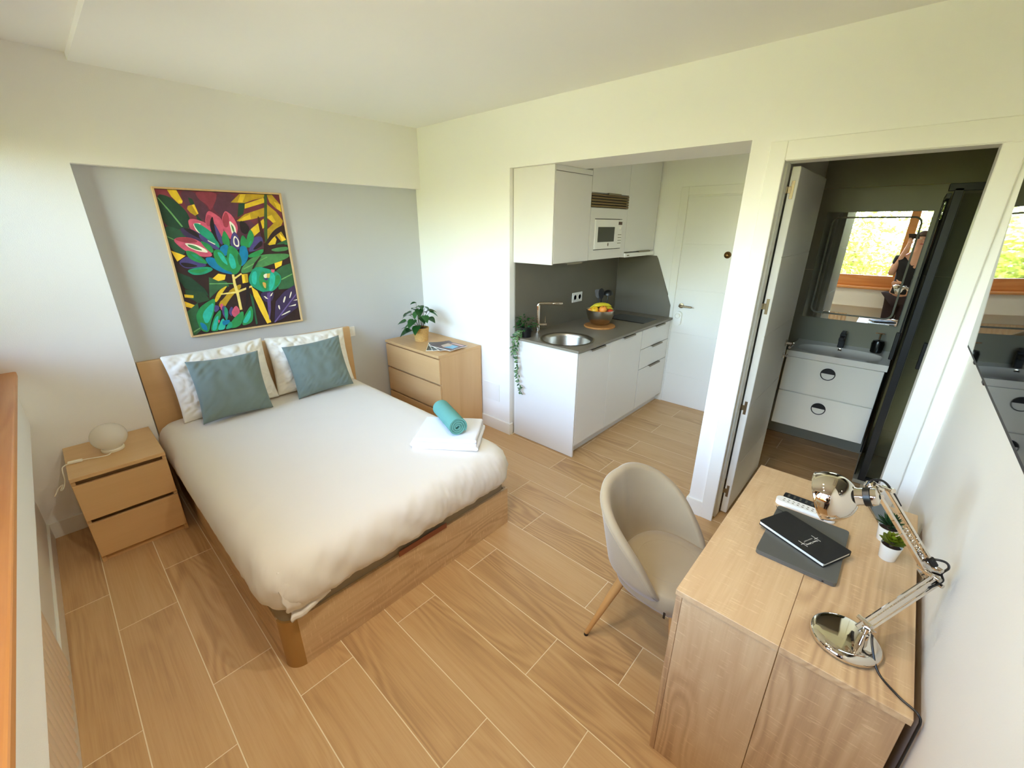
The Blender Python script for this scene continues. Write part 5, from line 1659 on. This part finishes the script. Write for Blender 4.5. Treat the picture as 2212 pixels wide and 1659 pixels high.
udir = (U1-E1).normalized(); uperp = udir.cross(Vector((0.74, -0.67, 0))).normalized()
if uperp.x < 0: uperp = -uperp
uside = udir.cross(uperp).normalized()
bars(dl, E1-udir*0.012, U1, uperp, uside, 0.024, 'upper_arm')
bars(dl, E1-udir*0.012+uside*0.009, U1+uside*0.009, uperp, uside, 0.024, 'upper_arm', 0.0030)
bm = ntube([ST+Vector((0, 0, 0.050)), A0-lperp*0.018], 0.007, 10)
tube(bm, [A0-lperp*0.013-lside*0.016, A0-lperp*0.013+lside*0.020], 0.006, 10)
tube(bm, [A0+lperp*0.013-lside*0.016, A0+lperp*0.013+lside*0.020], 0.006, 10)
obj('lower_joint', bm, 'chrome', dl, smooth=True)
# elbow plate with four pins
bm = prism(bmesh.new(), [(-0.020, -0.046), (0.022, -0.040), (0.026, 0.034), (0.006, 0.050), (-0.020, 0.030)], -0.011, -0.008, 'xy')
ec = (E0+E1)/2
ex = (uperp+lperp*0.2).normalized(); ey = Vector((0, 0, 1)); ez = ex.cross(ey).normalized()
bmesh.ops.transform(bm, matrix=Matrix.Translation(ec) @ Matrix((ex, ez.cross(ex), ez)).transposed().to_4x4(), verts=bm.verts)
for c in (E0-lperp*0.013, E0+lperp*0.013, E1-uperp*0.012, E1+uperp*0.012):
    tube(bm, [c-lside*0.016, c+lside*0.018], 0.0055, 10)
obj('elbow_joint', bm, 'chrome', dl, smooth=True)
def spring(a, b, r, turns, name='spring'):
    d = (b-a); L_ = d.length; d.normalize()
    x = d.cross(Vector((0, 0, 1))).normalized(); y = d.cross(x)
    pts = [a+d*L_*t+x*r*math.cos(t*turns*2*PI)+y*r*math.sin(t*turns*2*PI) for t in [k/(turns*8) for k in range(turns*8+1)]]
    obj(name, ntube(pts, 0.0009, 5), 'chrome', dl, smooth=True)
spring(A0+ldir*0.03, A0+ldir*0.12, 0.0045, 14)
spring(E1+udir*0.03, E1+udir*0.12, 0.0045, 14)
obj('spring_hook', ntube([E1+udir*0.105, E1+udir*0.110-uperp*0.030], 0.0015, 6), 'chrome', dl)
# head: joint, socket, dome shade opening down and to the side
SHC = Vector((3.452, 1.715, 1.146))
ax = Vector((-0.88, 0.02, -0.40)).normalized()
neck = SHC-ax*0.048
bm = ntube(smooth_path([U1+udir*0.006, U1+udir*0.016+Vector((-0.012, -0.006, 0.0)), neck-ax*0.020+Vector((0.012, 0.010, 0.0))], 5), 0.0075, 10)
tube(bm, [U1-uperp*0.016-uside*0.014, U1-uperp*0.016+uside*0.018], 0.006, 10)
tube(bm, [U1+uperp*0.014-uside*0.014, U1+uperp*0.014+uside*0.018], 0.006, 10)
lathe(bm, [(0.004, -0.016), (0.013, -0.010), (0.016, 0.0), (0.013, 0.010), (0.004, 0.016)], U1+udir*0.010+Vector((-0.020, -0.008, 0.0)), 16)
obj('head_joint', bm, 'chrome', dl, smooth=True)
def along_axis(bm, origin, axis):
    z = axis.normalized(); x = z.cross(Vector((0, 1, 0))).normalized(); y = z.cross(x)
    bmesh.ops.transform(bm, matrix=Matrix.Translation(origin) @ Matrix((x, y, z)).transposed().to_4x4(), verts=bm.verts)
    return bm
obj('socket', along_axis(lathe(bmesh.new(), [(0.010, -0.034), (0.019, -0.030), (0.021, -0.022), (0.021, 0.006), (0.024, 0.012), (0.024, 0.020)], (0, 0, 0), 28), neck, ax), 'chrome', dl, smooth=True)
obj('socket_cap', along_axis(lathe(bmesh.new(), [(0.004, -0.036), (0.0225, -0.018), (0.0225, -0.006), (0.0215, -0.005)], (0, 0, 0), 28), neck, ax), 'black_plastic', dl, smooth=True)
shp = []
for k in range(26):
    t = math.radians(21+84*k/25)
    shp.append((0.062*math.sin(t), 0.010+0.062*(math.cos(math.radians(21))-math.cos(t))))
shp2 = shp+[(0.0612, shp[-1][1]+0.003), (0.0595, shp[-1][1]+0.003)]+[(max(0.004, r-0.0015), z+0.0015) for r, z in reversed(shp)]
obj('shade', along_axis(lathe(bmesh.new(), shp2, (0, 0, 0), 56, cap0=False, cap1=False), neck, ax), 'chrome', dl, smooth=True, angle=180)
bl = along_axis(lathe(bmesh.new(), [(0.012, 0.018), (0.014, 0.030), (0.024, 0.055), (0.024, 0.066), (0.014, 0.080), (0.003, 0.084)], (0, 0, 0), 20), neck, ax)
obj('bulb', bl, 'white_plastic', dl, smooth=True)
# black cable: along the arms with loops, over the desk and behind it
obj('cable', ntube(smooth_path([A0-lperp*0.02+lside*0.012, Vector((3.608, 1.672, 0.790)), Vector((3.630, 1.640, 0.7535)), Vector((3.668, 1.600, 0.7535)), Vector((3.694, 1.585, 0.7537)), Vector((3.7045, 1.576, 0.7535)), Vector((3.7105, 1.571, 0.742)), Vector((3.711, 1.570, 0.70)), Vector((3.711, 1.57, 0.45)), Vector((3.711, 1.57, 0.12))], 8), 0.0028, 8), 'black_plastic', dl, smooth=True)
obj('cable', ntube(smooth_path([E0+lperp*0.004-ldir*0.03+lside*0.012, E0+ldir*0.012+lside*0.012-Vector((0, 0, 0.006)), E0+Vector((0.012, 0.020, 0.010)), E1+Vector((0.034, 0.028, 0.004)), E1+Vector((0.020, 0.012, 0.026)), E1+udir*0.018+uperp*0.012+uside*0.012], 8), 0.0028, 8), 'black_plastic', dl, smooth=True)
obj('cable_clip', along_axis(lathe(bmesh.new(), [(0.008, -0.010), (0.008, 0.010)], (0, 0, 0), 10), E1+udir*0.012+uperp*0.013, udir), 'black_plastic', dl)
obj('cable_clip', along_axis(lathe(bmesh.new(), [(0.008, -0.010), (0.008, 0.010)], (0, 0, 0), 10), E0-ldir*0.005, ldir), 'black_plastic', dl)
obj('cable', ntube(smooth_path([U1-udir*0.05+uperp*0.017, U1+uperp*0.018, U1+udir*0.028+uperp*0.010, U1+udir*0.040-uperp*0.014, U1+udir*0.022-uperp*0.034, neck-ax*0.030], 8), 0.0028, 8), 'black_plastic', dl, smooth=True)

# ================================================================== CHAIR
cr = thing('chair', 'beige velvet shell chair with tapered beech-coloured legs at the desk', 'chair', (2.985, 1.962, 0), math.radians(-6))
def shell():
    """wrap-round backrest: outer and inner skins with a rolled rim; local, facing +x"""
    bm = bmesh.new()
    NT, NZ = 60, 16
    A = math.radians(118)
    def zt(th):
        k = abs(th)/A
        return 0.415+0.385*max(0.0, math.cos(k*PI/2))**0.85
    def zb(th):
        k = abs(th)/A
        return 0.392+0.012*k
    def rad(th, z):
        # superelliptic plan, leaning outwards with height at the back
        c, s = math.cos(th), math.sin(th)
        r = 1.0/((abs(c)/0.196)**2.3+(abs(s)/0.198)**2.3)**(1/2.3)
        lean_ = max(0.0, (z-0.40))*(0.17*max(0.0, c)+0.10*abs(s))
        low = -0.055*max(0.0, (0.47-z)/0.10)
        return r+lean_+low
    def P(th, z, off):
        r = rad(th, z)+off
        return (-r*math.cos(th), r*math.sin(th), z)
    loops = []
    for i in range(NT+1):
        th = -A+2*A*i/NT
        z0, z1 = zb(th), zt(th)
        k = abs(th)/A
        T = 0.040*(1-0.25*k**3)
        edge = min(1.0, (1-k)*9+0.12)
        h = T/2*edge
        loop = []
        for j in range(NZ+1):                                   # outer skin upwards
            t = j/NZ
            z = z0+(z1-z0-h)*t
            loop.append(P(th, z, h))
        for q in range(1, 6):                                   # rolled rim
            a = PI*q/6
            loop.append(P(th, z1-h+h*math.sin(a), h*math.cos(a)))
        for j in range(NZ+1):                                   # inner skin down
            t = 1-j/NZ
            z = z0+(z1-z0-h)*t
            loop.append(P(th, z, -h))
        loops.append([bm.verts.new(c) for c in loop])
    m = len(loops[0])
    for a, b in zip(loops, loops[1:]):
        for k in range(m):
            bm.faces.new((a[k], a[(k+1) % m], b[(k+1) % m], b[k]))
    bm.faces.new(loops[0][::-1]); bm.faces.new(loops[-1])
    return bm
sb_ = obj('backrest', shell(), 'chair_fabric', cr, smooth=True, local=True, angle=75)
# piping seam on the outer side of the rim
def seam():
    pts = []
    A = math.radians(116)
    for i in range(81):
        th = -A+2*A*i/80
        k = abs(th)/math.radians(118)
        z = 0.415+0.385*max(0.0, math.cos(k*PI/2))**0.85-0.024
        z = max(z, 0.385)
        c, s = math.cos(th), math.sin(th)
        r = 1.0/((abs(c)/0.196)**2.3+(abs(s)/0.198)**2.3)**(1/2.3)
        r += max(0.0, (z-0.40))*(0.17*max(0.0, c)+0.10*abs(s)) - 0.055*max(0.0, (0.47-z)/0.10)
        r += 0.040*(1-0.25*k**3)/2*min(1.0, (1-k)*9+0.12)
        pts.append((-(r+0.0004)*c, (r+0.0004)*s, z))
    return ntube(pts, 0.0018, 6)
obj('piping', seam(), 'chair_fabric', sb_, smooth=True, local=True)
def seat_bm():
    bm = bmesh.new()
    prof = [(0.0, 0.375), (0.90, 0.375), (0.97, 0.385), (1.0, 0.405), (1.0, 0.440), (0.975, 0.462), (0.93, 0.472), (0.75, 0.478), (0.45, 0.479), (0.15, 0.478)]
    N = 56
    rings = []
    for f, z in prof[1:]:
        ring = []
        for k in range(N):
            a = 2*PI*k/N
            c, s = math.cos(a), math.sin(a)
            r = 1.0/((abs(c)/0.195)**2.7+(abs(s)/0.190)**2.7)**(1/2.7)
            ring.append(bm.verts.new((0.012+r*f*c, r*f*s, z)))
        rings.append(ring)
    for a, b in zip(rings, rings[1:]):
        for k in range(N): bm.faces.new((a[k], a[(k+1) % N], b[(k+1) % N], b[k]))
    bm.faces.new(rings[0][::-1]); bm.faces.new(rings[-1])
    return bm
obj('seat', seat_bm(), 'chair_fabric', cr, smooth=True, local=True, angle=180)
bm = ntube([(0.012+0.125*math.cos(a), 0.122*math.sin(a), 0.4785) for a in [2*PI*k/48 for k in range(49)]], 0.0012, 5)
obj('seat_seam', bm, 'chair_fabric', cr, smooth=True, local=True)
for sx, sy in ((-1, -1), (-1, 1), (1, -1), (1, 1)):
    top = Vector((0.115*sx, 0.120*sy, 0.378)); foot = Vector((0.226*sx if sx < 0 else 0.205, 0.202*sy, 0.010))
    lg = obj('leg', ntube([top, top.lerp(foot, 0.25), foot], [0.0195, 0.0185, 0.0095], 16), 'beech_leg', cr, smooth=True, local=True)
    d = (foot-top).normalized()
    obj('foot_cap', ntube([foot-d*0.004, Vector((foot.x, foot.y, 0.0005))+d*0.0], [0.0102, 0.0102], 14), 'black_plastic', lg, local=True)
obj('fabric_tag', nbox((0.112, -0.2075, 0.405), (0.120, -0.2045, 0.432)), 'black_plastic', cr, local=True)

# ================================================================== THE PERSON SEEN IN THE MIRROR
pe = thing('person', 'person in black shirt holding up a phone before the window, seen in the mirror', 'person', (3.53, 0.385, 0))
def skin_mesh(name, verts, edges, radii, material, root=0, sub=2):
    me = bpy.data.meshes.new(name)
    me.from_pydata([Vector(v)-pe.location for v in verts], edges, [])
    o = bpy.data.objects.new(name, me); COL.objects.link(o); o.parent = pe
    me.materials.append(MATS[material])
    m = o.modifiers.new('skin', 'SKIN'); m.use_smooth_shade = True
    for i, v in enumerate(me.skin_vertices[0].data):
        r = radii[i]
        v.radius = r if isinstance(r, tuple) else (r, r)
        v.use_root = (i == root)
    s = o.modifiers.new('sub', 'SUBSURF'); s.levels = sub; s.render_levels = sub
    return o
J = {}
names = []
def jt(n, p, r): J[n] = len(names); names.append((p, r))
jt('pelvis', (3.500, 0.400, 0.985), 0.120); jt('waist', (3.505, 0.402, 1.12), 0.108); jt('chest', (3.512, 0.402, 1.33), 0.125)
jt('upper', (3.525, 0.395, 1.49), 0.085); jt('neck', (3.548, 0.378, 1.575), 0.052); jt('jaw', (3.560, 0.374, 1.655), (0.058, 0.066)); jt('cranium', (3.566, 0.362, 1.755), (0.074, 0.088)); jt('crown', (3.566, 0.356, 1.820), (0.062, 0.074))
jt('shl', (3.375, 0.385, 1.48), 0.060); jt('ell', (3.330, 0.440, 1.245), 0.043); jt('wrl', (3.415, 0.462, 1.600), 0.027); jt('hal', (3.428, 0.458, 1.680), (0.030, 0.020))
jt('shr', (3.640, 0.390, 1.47), 0.046); jt('elr', (3.655, 0.415, 1.215), 0.034); jt('wrr', (3.505, 0.492, 1.150), 0.026); jt('har', (3.445, 0.498, 1.145), (0.030, 0.020))
jt('hipl', (3.440, 0.385, 0.93), 0.095); jt('knl', (3.445, 0.395, 0.50), 0.058); jt('anl', (3.445, 0.380, 0.095), 0.040); jt('tol', (3.435, 0.500, 0.040), 0.036)
jt('hipr', (3.605, 0.385, 0.93), 0.095); jt('knr', (3.600, 0.395, 0.50), 0.058); jt('anr', (3.600, 0.380, 0.095), 0.040); jt('tor', (3.605, 0.500, 0.040), 0.036)
ED = [('pelvis', 'waist'), ('waist', 'chest'), ('chest', 'upper'), ('upper', 'neck'), ('neck', 'jaw'), ('jaw', 'cranium'), ('cranium', 'crown'), ('upper', 'shl'), ('shl', 'ell'), ('ell', 'wrl'), ('wrl', 'hal'), ('upper', 'shr'), ('shr', 'elr'), ('elr', 'wrr'), ('wrr', 'har'), ('pelvis', 'hipl'), ('hipl', 'knl'), ('knl', 'anl'), ('anl', 'tol'), ('pelvis', 'hipr'), ('hipr', 'knr'), ('knr', 'anr'), ('anr', 'tor')]
vs_ = [p for p, r in names]; rs_ = [r for p, r in names]; es_ = [(J[a], J[b]) for a, b in ED]
# fingers: short chains rooted in the palms
def finger(root_name, pts, r):
    prev = J[root_name]
    for k, p in enumerate(pts):
        vs_.append(p); rs_.append(r*(1-0.12*k)); es_.append((prev, len(vs_)-1)); prev = len(vs_)-1
for k in range(4):
    finger('hal', [(3.416+0.012*k, 0.452, 1.725+0.004*(1.5-abs(k-1.5))), (3.420+0.013*k, 0.446, 1.752), (3.424+0.013*k, 0.456, 1.770)], 0.0085)
finger('hal', [(3.455, 0.462, 1.700), (3.470, 0.460, 1.728)], 0.0095)
for k in range(4):
    finger('har', [(3.412, 0.502, 1.160-0.013*k), (3.388+0.004*abs(k-1), 0.500, 1.158-0.014*k), (3.368+0.006*abs(k-1), 0.492, 1.154-0.014*k)], 0.0085)
finger('har', [(3.430, 0.496, 1.178), (3.412, 0.494, 1.190)], 0.0095)
skin_mesh('body', vs_, es_, rs_, 'skin', 0, 2)
def grow(keys, extra, pairs, nm, material):
    idx = {k: i for i, k in enumerate(keys)}
    V_ = [names[J[k]][0] if not isinstance(k, tuple) else k for k in keys]
    Rr = []
    for k in keys:
        r = names[J[k]][1] if not isinstance(k, tuple) else extra[k]
        g = 0.020 if nm == 'shirt' else 0.014
        Rr.append((r[0]+g, r[1]+g) if isinstance(r, tuple) else (r+g, r+g))
    skin_mesh(nm, V_, [(idx[a], idx[b]) for a, b in pairs], Rr, material, 0, 2)
sl_ = (3.352, 0.412, 1.36); sr_ = (3.648, 0.402, 1.34)
grow(['waist', 'chest', 'upper', 'shl', sl_, 'shr', sr_, 'pelvis'], {sl_: 0.052, sr_: 0.044}, [('waist', 'chest'), ('chest', 'upper'), ('upper', 'shl'), ('shl', sl_), ('upper', 'shr'), ('shr', sr_), ('waist', 'pelvis')], 'shirt', 'shirt_black')
grow(['pelvis', 'hipl', 'knl', 'anl', 'hipr', 'knr', 'anr'], {}, [('pelvis', 'hipl'), ('hipl', 'knl'), ('knl', 'anl'), ('pelvis', 'hipr'), ('hipr', 'knr'), ('knr', 'anr')], 'trousers', 'trousers_plum')
def ell(c, r, seg=20):
    bm = bmesh.new(); bmesh.ops.create_uvsphere(bm, u_segments=seg, v_segments=seg//2, radius=1.0)
    bmesh.ops.transform(bm, matrix=Matrix.Translation(c) @ Matrix.Diagonal((r[0], r[1], r[2], 1)), verts=bm.verts)
    return bm
bm = ell((3.566, 0.345, 1.775), (0.088, 0.092, 0.098), 24)
for v in bm.verts:
    if v.co.y > 0.405 and v.co.z < 1.80: v.co.y = 0.405
    if v.co.z < 1.72: v.co.z = 1.60+(v.co.z-1.60)*0.9
obj('hair', bm, 'hair_brown', pe, smooth=True, angle=180)
for sx in (-1, 1):
    obj('eye', ell((3.566+0.030*sx, 0.446, 1.758), (0.012, 0.006, 0.008), 12), 'paper', pe, smooth=True)
    obj('iris', ell((3.566+0.030*sx, 0.4515, 1.758), (0.0055, 0.002, 0.0055), 10), 'hair_brown', pe, smooth=True)
    obj('ear', ell((3.566+0.078*sx, 0.365, 1.735), (0.010, 0.020, 0.032), 12), 'skin', pe, smooth=True)
obj('nose', ell((3.566, 0.452, 1.728), (0.012, 0.016, 0.022), 12), 'skin', pe, smooth=True)
obj('mouth', ell((3.564, 0.442, 1.690), (0.024, 0.006, 0.008), 12), 'lip_red', pe, smooth=True)
sp2 = thing('smartphone', 'dark phone held up in front of the face, seen in the mirror', 'phone', CAM-_f*0.012)
bm = nbox((-0.074, -0.036, -0.004), (0.074, 0.036, 0.004), 0.003, 2)
bmesh.ops.transform(bm, matrix=Matrix.Translation(CAM-_f*0.012) @ Matrix((_r2, _u2, -_f)).transposed().to_4x4(), verts=bm.verts)
obj('case', bm, 'black_plastic', sp2)
bm = nbox((-0.071, -0.033, 0.004), (0.071, 0.033, 0.0046))
bmesh.ops.transform(bm, matrix=Matrix.Translation(CAM-_f*0.012) @ Matrix((_r2, _u2, -_f)).transposed().to_4x4(), verts=bm.verts)
obj('screen', bm, 'tv_screen', sp2)

# ================================================================== TREES OUTSIDE
def tree(label, x, y, zc, rx, ry, rz, n, seed):
    o = thing('tree', label, 'tree', (x, y, -3.2), 0, 'trees beyond the window')
    r = random.Random(seed)
    tr = [(0, 0, 0), (r.uniform(-.2, .2), r.uniform(-.2, .2), (zc+3.2)*0.5), (r.uniform(-.3, .3), 0, zc+3.2+rz*0.5)]
    obj('trunk', ntube(smooth_path(tr, 5), [0.16-0.010*k for k in range(11)], 10), 'bark', o, smooth=True, local=True)
    bm = bmesh.new()
    cl = [(Vector((r.uniform(-1, 1)*rx*0.75, r.uniform(-1, 1)*ry*0.75, zc+3.2+r.uniform(-1, 1)*rz*0.8)), r.uniform(0.35, 0.75)*min(rx, rz)) for _ in range(26)]
    for k in range(6):
        c = cl[k][0]
        p0 = Vector((0, 0, (zc+3.2)*r.uniform(.5, .9)))
        obj('branch', ntube([p0, p0.lerp(c, .5)+Vector((0, 0, .15)), c], [0.05, 0.035, 0.012], 7), 'bark', o, smooth=True, local=True)
    for k in range(n):
        c, rad = r.choice(cl)
        d = Vector((r.gauss(0, 1), r.gauss(0, 1), r.gauss(0, 1))).normalized()
        p = c+d*rad*r.uniform(0.55, 1.0)
        s = r.uniform(0.05, 0.10)
        a = Vector((r.gauss(0, 1), r.gauss(0, 1), r.gauss(0, .7))).normalized()
        b = a.cross(Vector((r.gauss(0, 1), r.gauss(0, 1), r.gauss(0, 1)))).normalized()
        q = [p-a*s, p+b*s*0.42, p+a*s, p-b*s*0.42]
        bm.faces.new([bm.verts.new(t) for t in q])
    for f in bm.faces: f.normal_update()
    me = bpy.data.meshes.new('crown'); bm.to_mesh(me); bm.free(); me.materials.append(MATS['leaf_tree'])
    cr_ = obj('crown', me, None, o); cr_['kind'] = 'stuff'
tree('sunlit yellow-green tree straight outside the window over the desk', 2.4, -4.6, 0.8, 2.0, 1.5, 1.5, 9000, 1)
tree('sunlit tree outside the window panes nearest the bed', -4.2, -5.8, 0.5, 2.0, 1.5, 1.7, 8000, 2)
tree('sunlit tree beyond the television wall end of the window', 8.2, -6.0, 0.5, 2.0, 1.5, 1.7, 7000, 4)
tree('taller tree behind, seen through the middle panes', -0.6, -10.2, 1.2, 2.2, 1.6, 2.2, 8000, 5)
tree('taller tree behind, seen through the pane beside the television wall', 5.4, -10.4, 1.2, 2.2, 1.6, 2.2, 8000, 6)
